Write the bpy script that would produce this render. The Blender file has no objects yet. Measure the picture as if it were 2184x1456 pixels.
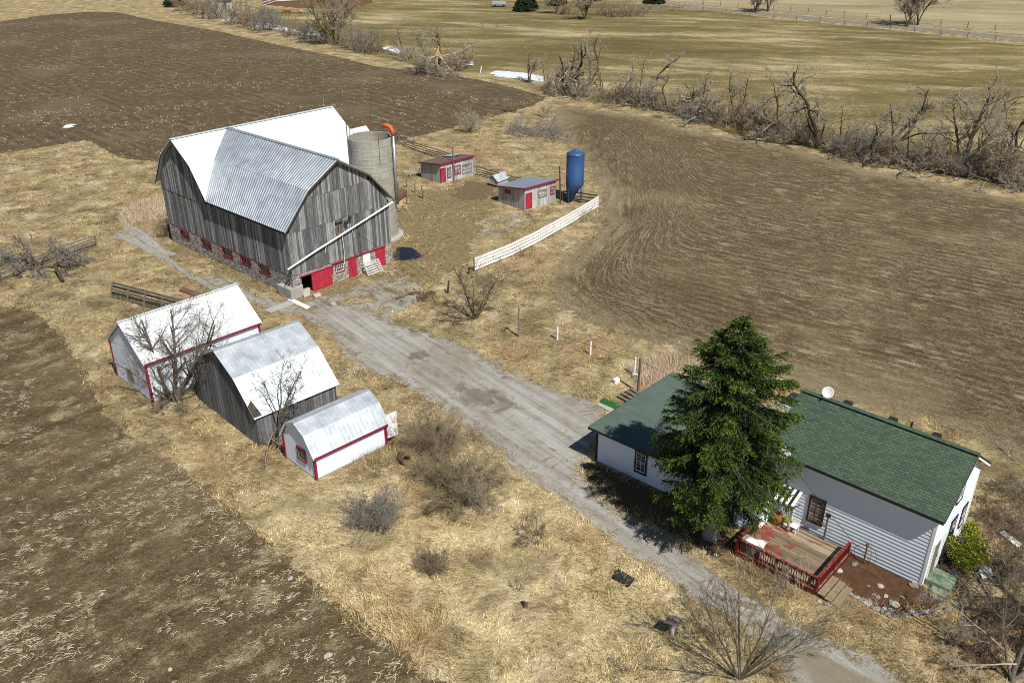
import bpy, math, random
import numpy as np
from mathutils import Vector, Matrix

# ------------------------------------------------------------------ camera, light, exposure
SC = bpy.context.scene
COL = SC.collection
CAM_H, CAM_F, CAM_P, CAM_R = 30.0, 1877.99 / 2184.0, math.radians(27.0575), math.radians(-0.1834)
cd = bpy.data.cameras.new('camera'); cam = bpy.data.objects.new('camera', cd); COL.objects.link(cam)
cd.sensor_width = 36.0; cd.lens = 36.0 * CAM_F; cd.clip_start = 0.1; cd.clip_end = 4000
fw = Vector((0, math.cos(CAM_P), -math.sin(CAM_P))); up0 = Vector((0, math.sin(CAM_P), math.cos(CAM_P))); rt0 = Vector((1, 0, 0))
RT = math.cos(CAM_R) * rt0 + math.sin(CAM_R) * up0; UP = -math.sin(CAM_R) * rt0 + math.cos(CAM_R) * up0
cam.matrix_world = Matrix(((RT.x, UP.x, -fw.x, 0), (RT.y, UP.y, -fw.y, 0), (RT.z, UP.z, -fw.z, CAM_H), (0, 0, 0, 1)))
SC.camera = cam
SUN_EL, SUN_AZ = math.radians(53.0), math.radians(-57.5)      # azimuth from +X, counter-clockwise
SV = Vector((math.cos(SUN_EL) * math.cos(SUN_AZ), math.cos(SUN_EL) * math.sin(SUN_AZ), math.sin(SUN_EL)))
world = bpy.data.worlds.new('World'); SC.world = world; world.use_nodes = True
wn = world.node_tree; bg = wn.nodes['Background']
sky = wn.nodes.new('ShaderNodeTexSky'); sky.sky_type = 'NISHITA'; sky.sun_disc = False
sky.ozone_density = 3.0; sky.dust_density = 0.3; sky.sun_elevation = SUN_EL; sky.sun_rotation = math.pi / 2 - SUN_AZ
wn.links.new(sky.outputs[0], bg.inputs[0]); bg.inputs[1].default_value = 0.058
sl = bpy.data.lights.new('sun', 'SUN'); sl.energy = 5.0; sl.angle = math.radians(0.53); sl.color = (1.0, 0.955, 0.88)
sun = bpy.data.objects.new('sun', sl); COL.objects.link(sun); sun.rotation_euler = SV.to_track_quat('Z', 'Y').to_euler()
SC.view_settings.view_transform = 'Standard'; SC.view_settings.look = 'None'
SC.view_settings.exposure = 0.22; SC.view_settings.gamma = 1.0
SC.cycles.denoising_prefilter = 'NONE'; SC.cycles.filter_width = 0.95; SC.cycles.max_bounces = 5; SC.cycles.transparent_max_bounces = 8; SC.cycles.diffuse_bounces = 3

def g(px, py, z=0.0):
    """survey helper: place on the plane at height z seen at photo position (px, py) of 2184 x 1456"""
    d = fw * (CAM_F * 2184) + RT * (px - 1092) - UP * (py - 728)
    t = (z - CAM_H) / d.z
    return Vector((d.x * t, d.y * t, z))
def gg(pts): return [g(x, y) for x, y in pts]
def height(bx, by, ty):
    """height of an upright thing standing at (bx, by) whose top is seen at row ty"""
    b = g(bx, by); lo, hi = 0.0, 30.0
    for _ in range(40):
        h = (lo + hi) / 2; d = Vector((b.x, b.y, h - CAM_H)); y = 728 - CAM_F * 2184 * d.dot(UP) / d.dot(fw)
        if y > ty: lo = h
        else: hi = h
    return lo

# ------------------------------------------------------------------ scene helpers
def tag(o, label=None, cat=None, group=None, kind=None):
    if label: o['label'] = label
    if cat: o['category'] = cat
    if group: o['group'] = group
    if kind: o['kind'] = kind
    return o
def thing(name, label, cat, loc=(0, 0, 0), rz=0.0, group=None):
    o = bpy.data.objects.new(name, None); COL.objects.link(o); o.location = loc; o.rotation_euler = (0, 0, rz)
    o.empty_display_size = 0.2
    return tag(o, label, cat, group)
def copy_tree(o, parent=None):
    c = o.copy(); COL.objects.link(c)
    if parent: c.parent = parent
    for ch in o.children: copy_tree(ch, c)
    return c
def raw_mesh(name, V, F, mat, parent=None, smooth=False, attrs=None):
    V = np.asarray(V, np.float32); F = np.asarray(F, np.int32); k = F.shape[1]
    me = bpy.data.meshes.new(name); me.vertices.add(len(V)); me.vertices.foreach_set('co', V.ravel())
    me.loops.add(F.size); me.loops.foreach_set('vertex_index', F.ravel()); me.polygons.add(len(F))
    me.polygons.foreach_set('loop_start', np.arange(0, F.size, k, dtype=np.int32)); me.polygons.foreach_set('loop_total', np.full(len(F), k, np.int32))
    if attrs:
        for an, av in attrs.items():
            a = me.attributes.new(an, 'FLOAT', 'POINT'); a.data.foreach_set('value', np.asarray(av, np.float32))
    me.update(calc_edges=True)
    if smooth: me.polygons.foreach_set('use_smooth', np.ones(len(F), bool))
    me.materials.append(mat)
    o = bpy.data.objects.new(name, me); COL.objects.link(o)
    if parent: o.parent = parent
    return o

class MB:
    """collects boxes, beams, tubes and polygons, then links them as ONE mesh object"""
    def __init__(s, xf=None): s.v = []; s.f = []; s.xf = xf
    def add(s, vs, fs):
        n = len(s.v); s.v += [Vector(p) for p in vs]; s.f += [[i + n for i in f] for f in fs]; return s
    def hexa(s, b, t):          # bottom 4 + top 4 points, counter-clockwise from above
        return s.add(list(b) + list(t), [(3, 2, 1, 0), (4, 5, 6, 7), (0, 1, 5, 4), (1, 2, 6, 5), (2, 3, 7, 6), (3, 0, 4, 7)])
    def box(s, x0, x1, y0, y1, z0, z1):
        q = lambda z: [(x0, y0, z), (x1, y0, z), (x1, y1, z), (x0, y1, z)]
        return s.hexa(q(z0), q(z1))
    def beam(s, p, q, w, h, up=(0, 0, 1)):
        p, q = Vector(p), Vector(q); d = (q - p).normalized(); u = Vector(up)
        if abs(d.dot(u)) > .98: u = Vector((1, 0, 0))
        a = d.cross(u).normalized() * (w / 2); b = a.cross(d).normalized() * (h / 2)
        return s.hexa([p - a - b, p + a - b, q + a - b, q - a - b], [p - a + b, p + a + b, q + a + b, q - a + b])
    def tube(s, pts, rad, n=8, cap=True):
        pts = [Vector(p) for p in pts]; rad = [rad] * len(pts) if not hasattr(rad, '__len__') else rad
        base = len(s.v); u = None
        for i, p in enumerate(pts):
            d = (pts[min(i + 1, len(pts) - 1)] - pts[max(i - 1, 0)]).normalized()
            if u is None: u = d.orthogonal().normalized()
            u = (u - d * u.dot(d)).normalized(); w = d.cross(u)
            for k in range(n):
                a = 2 * math.pi * k / n; s.v.append(p + (u * math.cos(a) + w * math.sin(a)) * rad[i])
        for i in range(len(pts) - 1):
            for k in range(n):
                k2 = (k + 1) % n; s.f.append([base + i * n + k, base + i * n + k2, base + (i + 1) * n + k2, base + (i + 1) * n + k])
        if cap:
            s.f.append([base + k for k in range(n)][::-1]); s.f.append([base + (len(pts) - 1) * n + k for k in range(n)])
        return s
    def poly(s, pts): return s.add(pts, [list(range(len(pts)))])
    def prism(s, pts, d):       # polygon swept along d
        pts = [Vector(p) for p in pts]; d = Vector(d); n = len(pts)
        return s.add(pts + [p + d for p in pts], [list(range(n))[::-1], list(range(n, 2 * n))] + [(i, (i + 1) % n, n + (i + 1) % n, n + i) for i in range(n)])
    def lathe(s, prof, n=24, c=(0, 0)):
        base = len(s.v)
        for r, z in prof:
            for k in range(n):
                a = 2 * math.pi * k / n; s.v.append(Vector((c[0] + r * math.cos(a), c[1] + r * math.sin(a), z)))
        for i in range(len(prof) - 1):
            for k in range(n):
                k2 = (k + 1) % n; s.f.append([base + i * n + k, base + i * n + k2, base + (i + 1) * n + k2, base + (i + 1) * n + k])
        return s
    def build(s, name, mat, parent=None, smooth=False, bevel=0):
        vs = [s.xf @ p for p in s.v] if s.xf else s.v
        me = bpy.data.meshes.new(name); me.from_pydata([tuple(p) for p in vs], [], s.f); me.update()
        if smooth:
            for p in me.polygons: p.use_smooth = True
        me.materials.append(mat)
        o = bpy.data.objects.new(name, me); COL.objects.link(o)
        if parent: o.parent = parent
        if bevel:
            bv = o.modifiers.new('bevel', 'BEVEL'); bv.width = bevel; bv.segments = 1; bv.limit_method = 'ANGLE'
        return o

# ------------------------------------------------------------------ materials
class B:
    def __init__(s, name):
        s.m = bpy.data.materials.new(name); s.m.use_nodes = True; s.t = s.m.node_tree; s.t.nodes.clear()
    def n(s, ty, ins=None, **props):
        nd = s.t.nodes.new(ty)
        for k, v in props.items(): setattr(nd, k, v)
        for k, v in (ins or {}).items(): s.set(nd.inputs[k], v)
        return nd
    def set(s, sock, v):
        if isinstance(v, bpy.types.NodeSocket): s.t.links.new(v, sock)
        elif isinstance(v, (tuple, list)) and len(v) == 3 and sock.type == 'RGBA': sock.default_value = (*v, 1)
        else: sock.default_value = v
    def obj(s): return s.n('ShaderNodeTexCoord').outputs['Object']
    def pos(s): return s.n('ShaderNodeNewGeometry').outputs['Position']
    def island(s): return s.n('ShaderNodeNewGeometry').outputs['Random Per Island']
    def attr(s, nm): return s.n('ShaderNodeAttribute', attribute_name=nm).outputs['Fac']
    def sep(s, v): o = s.n('ShaderNodeSeparateXYZ', {0: v}).outputs; return o[0], o[1], o[2]
    def comb(s, x=0., y=0., z=0.): return s.n('ShaderNodeCombineXYZ', {0: x, 1: y, 2: z}).outputs[0]
    def vmul(s, v, c): return s.n('ShaderNodeVectorMath', {0: v, 1: c}, operation='MULTIPLY').outputs[0]
    def vadd(s, v, c): return s.n('ShaderNodeVectorMath', {0: v, 1: c}, operation='ADD').outputs[0]
    def m_(s, op, a, b=0.5, c=0.5, clamp=False): return s.n('ShaderNodeMath', {0: a, 1: b, 2: c}, operation=op, use_clamp=clamp).outputs[0]
    def noise(s, v, scale=1., detail=4., rough=.55, dist=0.): return s.n('ShaderNodeTexNoise', {'Vector': v, 'Scale': scale, 'Detail': detail, 'Roughness': rough, 'Distortion': dist}).outputs['Fac']
    def ncol(s, v, scale=1., detail=3.): return s.n('ShaderNodeTexNoise', {'Vector': v, 'Scale': scale, 'Detail': detail}).outputs['Color']
    def white(s, x): return s.n('ShaderNodeTexWhiteNoise', {'W': x}, noise_dimensions='1D').outputs['Value']
    def ramp(s, f, stops, interp='LINEAR'):
        nd = s.n('ShaderNodeValToRGB', {0: f}); e = nd.color_ramp.elements; nd.color_ramp.interpolation = interp
        while len(e) < len(stops): e.new(.5)
        for i, (p, c) in enumerate(stops): e[i].position = p; e[i].color = (*c, 1) if hasattr(c, '__len__') else (c, c, c, 1)
        return nd.outputs[0]
    def mix(s, f, a, b, mode='MIX'):
        nd = s.n('ShaderNodeMix', data_type='RGBA', blend_type=mode); s.set(nd.inputs[0], f); s.set(nd.inputs[6], a); s.set(nd.inputs[7], b); return nd.outputs[2]
    def step(s, f, a, b): return s.n('ShaderNodeMapRange', {0: f, 1: a, 2: b}, interpolation_type='SMOOTHSTEP').outputs[0]
    def bump(s, h, st=.5, d=.02, nrm=None):
        i = {'Height': h, 'Strength': st, 'Distance': d}
        if nrm: i['Normal'] = nrm
        return s.n('ShaderNodeBump', i).outputs[0]
    def out(s, col, rough=.8, metal=0., nrm=None, spec=.3, alpha=None, disp=None):
        i = {'Base Color': col, 'Roughness': rough, 'Metallic': metal, 'Specular IOR Level': spec}
        if nrm: i['Normal'] = nrm
        sh = s.n('ShaderNodeBsdfPrincipled', i).outputs[0]
        if alpha is not None:
            tr = s.n('ShaderNodeBsdfTransparent').outputs[0]; sh = s.n('ShaderNodeMixShader', {0: alpha, 1: tr, 2: sh}).outputs[0]
        s.t.links.new(sh, s.n('ShaderNodeOutputMaterial').inputs[0]); return s.m

def M_paint(name, col, dirt=(.2, .18, .15), amt=.25, rough=.6, metal=0., scale=3.):
    b = B(name); p = b.obj(); n1 = b.noise(p, scale, 6, .65); n2 = b.noise(b.vmul(p, (1, 1, .12)), scale * 3, 4)
    f = b.m_('MULTIPLY', b.step(n1, .5, .8), amt); f2 = b.m_('MULTIPLY', b.step(n2, .52, .8), amt)
    c = b.mix(f, col, dirt); c = b.mix(f2, c, dirt)
    c = b.mix(.12, c, b.ncol(p, 9), 'OVERLAY')
    return b.out(c, rough, metal, b.bump(n1, .15, .01))
def M_plain(name, col, rough=.7, metal=0., var=.35, scale=12.):
    b = B(name); p = b.obj(); n = b.noise(p, scale, 5, .6); r = b.island()
    d = tuple(c * (1 - var) for c in col); l = tuple(min(1, c * (1 + var)) for c in col)
    c = b.ramp(b.m_('ADD', b.m_('MULTIPLY', n, .6), b.m_('MULTIPLY', r, .4)), [(.25, d), (.75, l)])
    return b.out(c, rough, metal, b.bump(n, .3, .01))
def M_barnwood(name, dark=(.045, .043, .042), mid=(.125, .118, .11), light=(.30, .29, .275), mode='v'):
    b = B(name); p = b.obj(); r = b.island()
    off = b.comb(b.m_('MULTIPLY', r, 37.), b.m_('MULTIPLY', r, 11.), b.m_('MULTIPLY', r, 5.))
    q = b.vmul(b.vadd(p, off), (15, 15, .7) if mode == 'v' else (1, 1, 14)); g1 = b.noise(q, 1.5, 6, .7, .6)
    q2 = b.vmul(p, (2.5, 2.5, .35)); g2 = b.noise(q2, 1., 5, .6); g3 = b.noise(p, 14, 4, .7)
    f = b.m_('ADD', b.m_('ADD', b.m_('MULTIPLY', g1, .55), b.m_('MULTIPLY', g2, .25)), b.m_('MULTIPLY', r, .22))
    c = b.ramp(f, [(.32, dark), (.5, mid), (.68, light)])
    c = b.mix(b.m_('MULTIPLY', b.step(g3, .62, .75), .5), c, (.36, .35, .33))
    c = b.mix(b.m_('MULTIPLY', b.step(b.noise(b.vmul(p, (1.2, 1.2, .2)), 1., 3), .6, .75), .25), c, (.11, .075, .05))
    return b.out(c, .88, 0, b.bump(g1, .5, .015), .15)
def M_metal(name, lo, hi, rough=.4, metal=.8, rust=0., streak=(6., 6., .4)):
    b = B(name); p = b.obj(); n1 = b.noise(p, 1.2, 5, .6); n2 = b.noise(b.vmul(p, (5, .5, .5)), 1.5, 5); n3 = b.noise(b.vmul(p, (.5, 5, .5)), 1.5, 5); r = b.noise(p, .5, 5, .7)
    f = b.m_('ADD', b.m_('MULTIPLY', n1, .5), b.m_('MULTIPLY', b.m_('ADD', n2, n3), .25))
    c = b.ramp(f, [(.3, lo), (.7, hi)])
    if rust: c = b.mix(b.m_('MULTIPLY', b.step(b.noise(p, .9, 7, .75), .56, .72), rust), c, (.22, .09, .04))
    return b.out(c, b.ramp(n1, [(.3, rough - .08), (.7, rough + .12)]), metal, b.bump(r, .08, .05), .5)

def grass_colour(b, p, green=.0):
    w = b.vadd(p, b.vmul(b.ncol(p, .35, 3), (2.2, 2.2, 0)))
    big = b.noise(p, .09, 5, .65); mid = b.noise(w, .5, 5, .65); st = b.noise(b.vmul(w, (1.6, 5.5, 1)), 1.3, 6, .7); fine = b.noise(b.vmul(w, (5, 13, 1)), 1.8, 4, .7)
    f = b.m_('ADD', b.m_('ADD', b.m_('MULTIPLY', mid, .30), b.m_('MULTIPLY', st, .36)), b.m_('MULTIPLY', fine, .34))
    f = b.m_('ADD', b.m_('MULTIPLY', b.m_('SUBTRACT', f, .5), 2.2), b.m_('ADD', .385, b.m_('MULTIPLY', b.step(b.m_('ADD', b.n('ShaderNodeVectorMath', {0: p, 1: tuple(g(960, 1230))}, operation='DISTANCE').outputs['Value'], b.m_('MULTIPLY', b.m_('SUBTRACT', big, .5), 22.)), 17., 7.), .11)))
    c = b.ramp(f, [(.16, (.075, .056, .030)), (.34, (.24, .183, .095)), (.48, (.43, .345, .188)), (.60, (.58, .485, .29)), (.80, (.78, .70, .50))])
    c = b.mix(b.m_('MULTIPLY', b.step(b.noise(b.vadd(w, (21, 55, 0)), .33, 4, .6), .55, .68), .6), c, b.mix(f, (.36, .29, .17), (.78, .69, .51)))
    c = b.mix(b.m_('MULTIPLY', b.step(b.noise(w, .22, 5, .6), .50, .64), .5), c, (.155, .122, .058))
    c = b.mix(b.m_('MULTIPLY', b.step(b.noise(b.vadd(p, (40, 3, 0)), .16, 5, .65), .52, .66), .5), c, (.33, .215, .11))
    c = b.mix(b.m_('MULTIPLY', b.step(b.noise(b.vadd(w, (9, 70, 0)), .3, 6, .7), .54, .66), .55), c, (.115, .084, .052))
    c = b.mix(b.m_('MULTIPLY', b.step(b.noise(b.vadd(w, (33, 12, 0)), .28, 5, .65), .6, .7), .5), c, (.115, .125, .045))
    return c, f, st, fine
def M_grass(name):
    b = B(name); p = b.pos(); c, f, st, fine = grass_colour(b, p)
    return b.out(c, .95, 0, b.bump(f, .6, .14, b.bump(fine, .35, .03)), .1)
def M_blades(name, tint=(1, 1, 1)):
    b = B(name); p = b.pos(); c, f, st, fine = grass_colour(b, p); r = b.island()
    k = b.ramp(r, [(0, (.30, .25, .18)), (.25, (.85, .80, .70)), (.65, (1.35, 1.32, 1.22)), (1, (1.9, 1.85, 1.75))])
    c = b.mix(1., c, k, 'MULTIPLY'); c = b.mix(1., c, tint, 'MULTIPLY')
    return b.out(c, .8, 0, None, .15)
def edge(b, amp=.8, fs=1.2, soft=.04):
    sd = b.attr('sd'); p = b.pos(); n = b.m_('SUBTRACT', b.noise(p, fs, 5, .7), .5)
    return b.step(b.m_('ADD', sd, b.m_('MULTIPLY', n, amp * 2)), -soft, soft)
def M_soil(name, dark, mid, light, straw, amt, rowfreq=2.2, edge_amp=.6, warm=(.10, .055, .025), fringe=0., wave=0., wamp=.05):
    b = B(name); p = b.pos(); x, y, z = b.sep(p); row = b.attr('row'); al = b.attr('along')
    v = b.comb(b.m_('MULTIPLY', row, rowfreq), b.m_('MULTIPLY', al, .5), 0.)
    s1 = b.noise(v, 1., 6, .68, .08); big = b.noise(p, .06, 5, .6); med = b.noise(p, .45, 6, .65); clod = b.noise(p, 3.2, 6, .75); fine = b.noise(p, 11., 4, .7)
    f = b.m_('ADD', b.m_('ADD', b.m_('MULTIPLY', clod, .4), b.m_('MULTIPLY', fine, .3)), b.m_('MULTIPLY', s1, .3))
    if wave: f = b.m_('ADD', f, b.m_('MULTIPLY', b.m_('SINE', b.m_('ADD', b.m_('MULTIPLY', row, 6.283 / wave), b.m_('MULTIPLY', med, 5.))), b.m_('MULTIPLY', b.step(b.noise(b.comb(b.m_('MULTIPLY', row, .12), b.m_('MULTIPLY', al, .05), 3.), 1., 4), .38, .6), wamp)))
    f = b.m_('ADD', b.m_('MULTIPLY', b.m_('SUBTRACT', f, .5), 2.1), .5); c = b.ramp(f, [(.2, dark), (.5, mid), (.82, light)])
    c = b.mix(b.m_('MULTIPLY', b.step(med, .52, .72), .5), c, warm)
    c = b.mix(b.m_('MULTIPLY', b.step(big, .5, .66), .35), c, light)
    sm = b.m_('MULTIPLY', b.step(b.m_('ADD', b.m_('ADD', b.m_('MULTIPLY', s1, .55), b.m_('MULTIPLY', fine, .25)), b.m_('MULTIPLY', med, .2)), .53 - amt * .05, .64 - amt * .04), amt)
    c = b.mix(b.m_('MULTIPLY', sm, b.step(b.noise(p, .11, 4), .34, .58)), c, straw)
    if fringe: c = b.mix(b.m_('MULTIPLY', b.step(b.m_('ADD', b.attr('sd'), b.m_('MULTIPLY', b.m_('SUBTRACT', med, .5), fringe * 2)), fringe, 0.), .75), c, b.mix(f, (.11, .08, .045), (.44, .36, .22)))
    return b.out(c, .95, 0, b.bump(clod, 1., .22, b.bump(s1, .6, .2)), .1, edge(b, edge_amp, .9))
def M_pasture(name, stops=((.25, (.070, .057, .021)), (.43, (.130, .103, .041)), (.53, (.19, .152, .067)), (.60, (.33, .27, .145)), (.74, (.47, .40, .25))), green=.3):
    b = B(name); p = b.pos(); rot = b.n('ShaderNodeVectorRotate', {'Vector': p, 'Angle': math.radians(14)}, rotation_type='Z_AXIS').outputs[0]
    w = b.vadd(rot, b.vmul(b.ncol(p, .05, 3), (10, 10, 0)))
    big = b.noise(b.vmul(w, (.5, 1.2, 1)), .035, 5, .6); med = b.noise(b.vmul(w, (.35, 1.4, 1)), .14, 6, .65); fine = b.noise(b.vmul(rot, (.5, 2.4, 1)), .9, 6, .75); f2 = b.noise(p, 3., 5, .7)
    f = b.m_('ADD', b.m_('ADD', b.m_('MULTIPLY', big, .30), b.m_('MULTIPLY', med, .28)), b.m_('ADD', b.m_('MULTIPLY', fine, .22), b.m_('MULTIPLY', f2, .2))); f = b.m_('ADD', b.m_('MULTIPLY', b.m_('SUBTRACT', f, .5), 2.1), .505)
    c = b.ramp(f, list(stops))
    c = b.mix(b.m_('MULTIPLY', b.step(b.noise(b.vadd(w, (80, 10, 0)), .03, 4), .55, .68), green), c, (.085, .085, .028))
    return b.out(c, .95, 0, b.bump(fine, .5, .3), .1, edge(b, 1.2, .5))
def M_gravel(name, amp=.7, cover=0., eat=True):
    b = B(name); p = b.pos(); big = b.noise(p, .12, 5, .65, .4); med = b.noise(b.vadd(p, (3, 9, 0)), .8, 6, .7, .5); fine = b.noise(p, 16, 4, .75); stn = b.noise(p, 45, 3, .7)
    rot = b.n('ShaderNodeVectorRotate', {'Vector': p, 'Angle': -math.atan2((g(1750, 1400) - g(1300, 1090)).y, (g(1750, 1400) - g(1300, 1090)).x)}, rotation_type='Z_AXIS').outputs[0]
    tr = b.noise(b.vmul(rot, (.10, 2.2, 1)), 1., 4, .6, .25)
    f = b.m_('ADD', b.m_('ADD', b.m_('MULTIPLY', med, .26), b.m_('MULTIPLY', fine, .25)), b.m_('ADD', b.m_('MULTIPLY', tr, .34), b.m_('MULTIPLY', stn, .15)))
    rr_ = b.noise(b.comb(b.m_('ADD', b.m_('MULTIPLY', b.attr('row'), 1.1), b.m_('MULTIPLY', big, 9.)), b.m_('MULTIPLY', b.attr('along'), .16), 0.), 1., 5, .65, .3)
    f = b.m_('ADD', f, b.m_('MULTIPLY', b.m_('SUBTRACT', rr_, .5), .12)); f = b.m_('ADD', b.m_('MULTIPLY', b.m_('SUBTRACT', f, .5), 2.1), .5)
    c = b.ramp(f, [(.2, (.12, .10, .07)), (.38, (.22, .20, .165)), (.55, (.315, .305, .275)), (.8, (.45, .445, .42))])
    x_, y_, z_ = b.sep(p); mid_ = b.m_('MULTIPLY', b.step(b.m_('ADD', b.attr('sd'), b.m_('MULTIPLY', b.m_('SUBTRACT', med, .5), 1.2)), .95, 1.35), b.step(x_, 6., 10.)); c = b.mix(b.m_('MULTIPLY', mid_, .7), c, b.mix(med, (.10, .08, .045), (.26, .21, .125)))
    c = b.mix(b.m_('MULTIPLY', b.step(big, .5, .66), .5), c, (.20, .168, .115))
    c = b.mix(b.m_('MULTIPLY', b.step(b.m_('ADD', b.m_('MULTIPLY', med, .7), b.m_('MULTIPLY', fine, .3)), .54, .64), .8), c, (.115, .085, .045))
    for (px, py, r) in ((1020, 845, 2.0), (897, 758, .9), (1075, 860, 1.1)):
        q = g(px, py); dv = b.n('ShaderNodeVectorMath', {0: p, 1: tuple(q)}, operation='DISTANCE').outputs['Value']
        dd = b.m_('ADD', dv, b.m_('MULTIPLY', b.m_('SUBTRACT', med, .5), r * 3)); c = b.mix(b.m_('MULTIPLY', b.step(dd, r, r * .3), .62), c, (.11, .082, .05))
    e = edge(b, amp, .9)
    if amp < 1 and eat: e = b.m_('MULTIPLY', e, b.m_('SUBTRACT', 1., b.m_('MULTIPLY', b.step(b.m_('ADD', b.attr('sd'), b.m_('MULTIPLY', b.m_('SUBTRACT', b.noise(b.vadd(p, (7, 1, 0)), 1.6, 5, .75), .5), 7.)), .5, -.3), .95)))
    if cover: e = b.m_('MULTIPLY', e, b.step(b.noise(p, .7, 5, .7), cover - .07, cover + .07))
    return b.out(c, .92, 0, b.bump(fine, .5, .04, b.bump(med, .4, .1)), .15, e)
def M_dirtpatch(name, c1, c2, amp=1.2, fs=.8):
    b = B(name); p = b.pos(); n = b.noise(p, 2.2, 6, .75); n2 = b.noise(p, 12, 4, .7)
    c = b.ramp(b.m_('ADD', b.m_('MULTIPLY', n, .6), b.m_('MULTIPLY', n2, .4)), [(.35, c1), (.65, c2)])
    return b.out(c, .95, 0, b.bump(n, .8, .12), .1, edge(b, amp, fs))
def M_snow():
    b = B('snow'); p = b.pos(); n = b.noise(p, 2., 5, .6)
    return b.out(b.ramp(n, [(.35, (.62, .65, .70)), (.65, (.9, .92, .95))]), .6, 0, b.bump(n, .3, .1), .3)
def M_shingle():
    b = B('green_shingles'); p = b.obj(); x, y, z = b.sep(p); yy = b.m_('MULTIPLY', y, 1.22)
    v = b.comb(x, yy, 0.)
    br = b.n('ShaderNodeTexBrick', {'Vector': v, 'Color1': (.080, .122, .078, 1), 'Color2': (.036, .056, .040, 1), 'Mortar': (.010, .02, .015, 1), 'Scale': 1., 'Mortar Size': .014, 'Mortar Smooth': .3, 'Bias': -.2, 'Brick Width': .3, 'Row Height': .145}, offset=.37)
    n = b.noise(p, .8, 5, .65); n2 = b.noise(p, 30, 3)
    c = b.mix(b.m_('MULTIPLY', n, .5), br.outputs[0], (.076, .112, .077)); c = b.mix(.5, c, b.ramp(n2, [(.3, .2), (.7, .8)]), 'OVERLAY')
    return b.out(c, .93, 0, b.bump(b.m_('SUBTRACT', n2, br.outputs['Fac']), .5, .012), .2)
def M_rolled():
    b = B('green_roll_roofing'); p = b.obj(); n = b.noise(p, .6, 6, .65); n2 = b.noise(p, 30, 3); n3 = b.noise(b.vmul(p, (.3, 3, 1)), 1., 4)
    c = b.ramp(b.m_('ADD', b.m_('MULTIPLY', n, .6), b.m_('MULTIPLY', n3, .4)), [(.35, (.072, .10, .083)), (.65, (.102, .14, .117))]); c = b.mix(.3, c, b.ramp(n2, [(.3, .2), (.7, .8)]), 'OVERLAY')
    return b.out(c, .92, 0, b.bump(n2, .3, .01), .2)
def M_stone():
    b = B('fieldstone'); p = b.obj(); w = b.vadd(p, b.vmul(b.ncol(p, 3.), (.12, .12, .12)))
    vo = b.n('ShaderNodeTexVoronoi', {'Vector': b.vmul(w, (1, 1, 1.35)), 'Scale': 3.6}, feature='DISTANCE_TO_EDGE').outputs['Distance']
    vc = b.n('ShaderNodeTexVoronoi', {'Vector': b.vmul(w, (1, 1, 1.35)), 'Scale': 3.6}).outputs['Color']; r, _, _2 = b.sep(vc)
    n = b.noise(p, 9, 5, .7)
    c = b.ramp(r, [(.1, (.16, .135, .11)), (.4, (.30, .27, .23)), (.7, (.42, .39, .35)), (.95, (.24, .21, .19))], 'LINEAR'); c = b.mix(.4, c, b.ramp(n, [(.3, .2), (.7, .8)]), 'OVERLAY')
    c = b.mix(b.step(vo, .09, .03), c, (.44, .42, .37))
    return b.out(c, .9, 0, b.bump(b.m_('ADD', b.step(vo, .0, .2), b.m_('MULTIPLY', n, .3)), .9, .06), .2)
def M_concrete(name, a=(.26, .25, .225), c2=(.42, .41, .375), bands=0.):
    b = B(name); p = b.obj(); x, y, z = b.sep(p); n = b.noise(p, 1.3, 6, .7); n2 = b.noise(b.vmul(p, (3, 3, .22)), 1.2, 5, .65); n3 = b.noise(p, 22, 3)
    c = b.ramp(b.m_('ADD', b.m_('MULTIPLY', n, .5), b.m_('ADD', b.m_('MULTIPLY', n2, .4), b.m_('MULTIPLY', n3, .1))), [(.35, a), (.65, c2)])
    h = n3
    if bands:
        fr = b.m_('FRACT', b.m_('DIVIDE', b.m_('ADD', z, b.m_('MULTIPLY', n, .08)), bands)); ln = b.step(b.m_('ABSOLUTE', b.m_('SUBTRACT', fr, .5)), .46, .5)
        c = b.mix(b.m_('MULTIPLY', ln, .55), c, (.10, .095, .08)); h = b.m_('SUBTRACT', n3, ln)
        c = b.mix(b.m_('MULTIPLY', b.step(n2, .56, .7), .6), c, (.12, .112, .09))
        c = b.mix(b.m_('MULTIPLY', b.step(b.noise(p, .35, 4), .5, .65), .4), c, (.20, .195, .13))
    return b.out(c, .9, 0, b.bump(h, .3, .02), .2)
def M_deck():
    b = B('worn_deck_boards'); p = b.obj(); r = b.island(); x, y, z = b.sep(p)
    gr = b.noise(b.vmul(b.vadd(p, b.comb(b.m_('MULTIPLY', r, 50.), 0., 0.)), (.9, 14, 1)), 1.5, 5, .65); n = b.noise(b.vmul(p, (1., 2.2, 1)), 1.1, 6, .72)
    c = b.ramp(b.m_('ADD', b.m_('MULTIPLY', gr, .7), b.m_('MULTIPLY', r, .3)), [(.3, (.10, .075, .045)), (.5, (.22, .17, .11)), (.7, (.36, .30, .21))])
    wear = b.m_('ADD', n, b.m_('MULTIPLY', b.m_('SUBTRACT', 2.0, x), .055))
    c = b.mix(b.m_('MULTIPLY', b.step(b.m_('ADD', wear, b.m_('MULTIPLY', b.m_('SUBTRACT', gr, .5), .35)), .545, .61), .9), c, (.22, .026, .022))
    return b.out(c, .75, 0, b.bump(gr, .4, .01), .25)
def M_worn_red(name):
    b = B(name); p = b.obj(); n = b.noise(b.vmul(p, (1.5, 1.5, 1)), 5., 6, .75); c = b.mix(b.step(n, .53, .62), (.18, .018, .016), (.27, .20, .13))
    return b.out(c, .7, 0, b.bump(n, .3, .01), .25)
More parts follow.
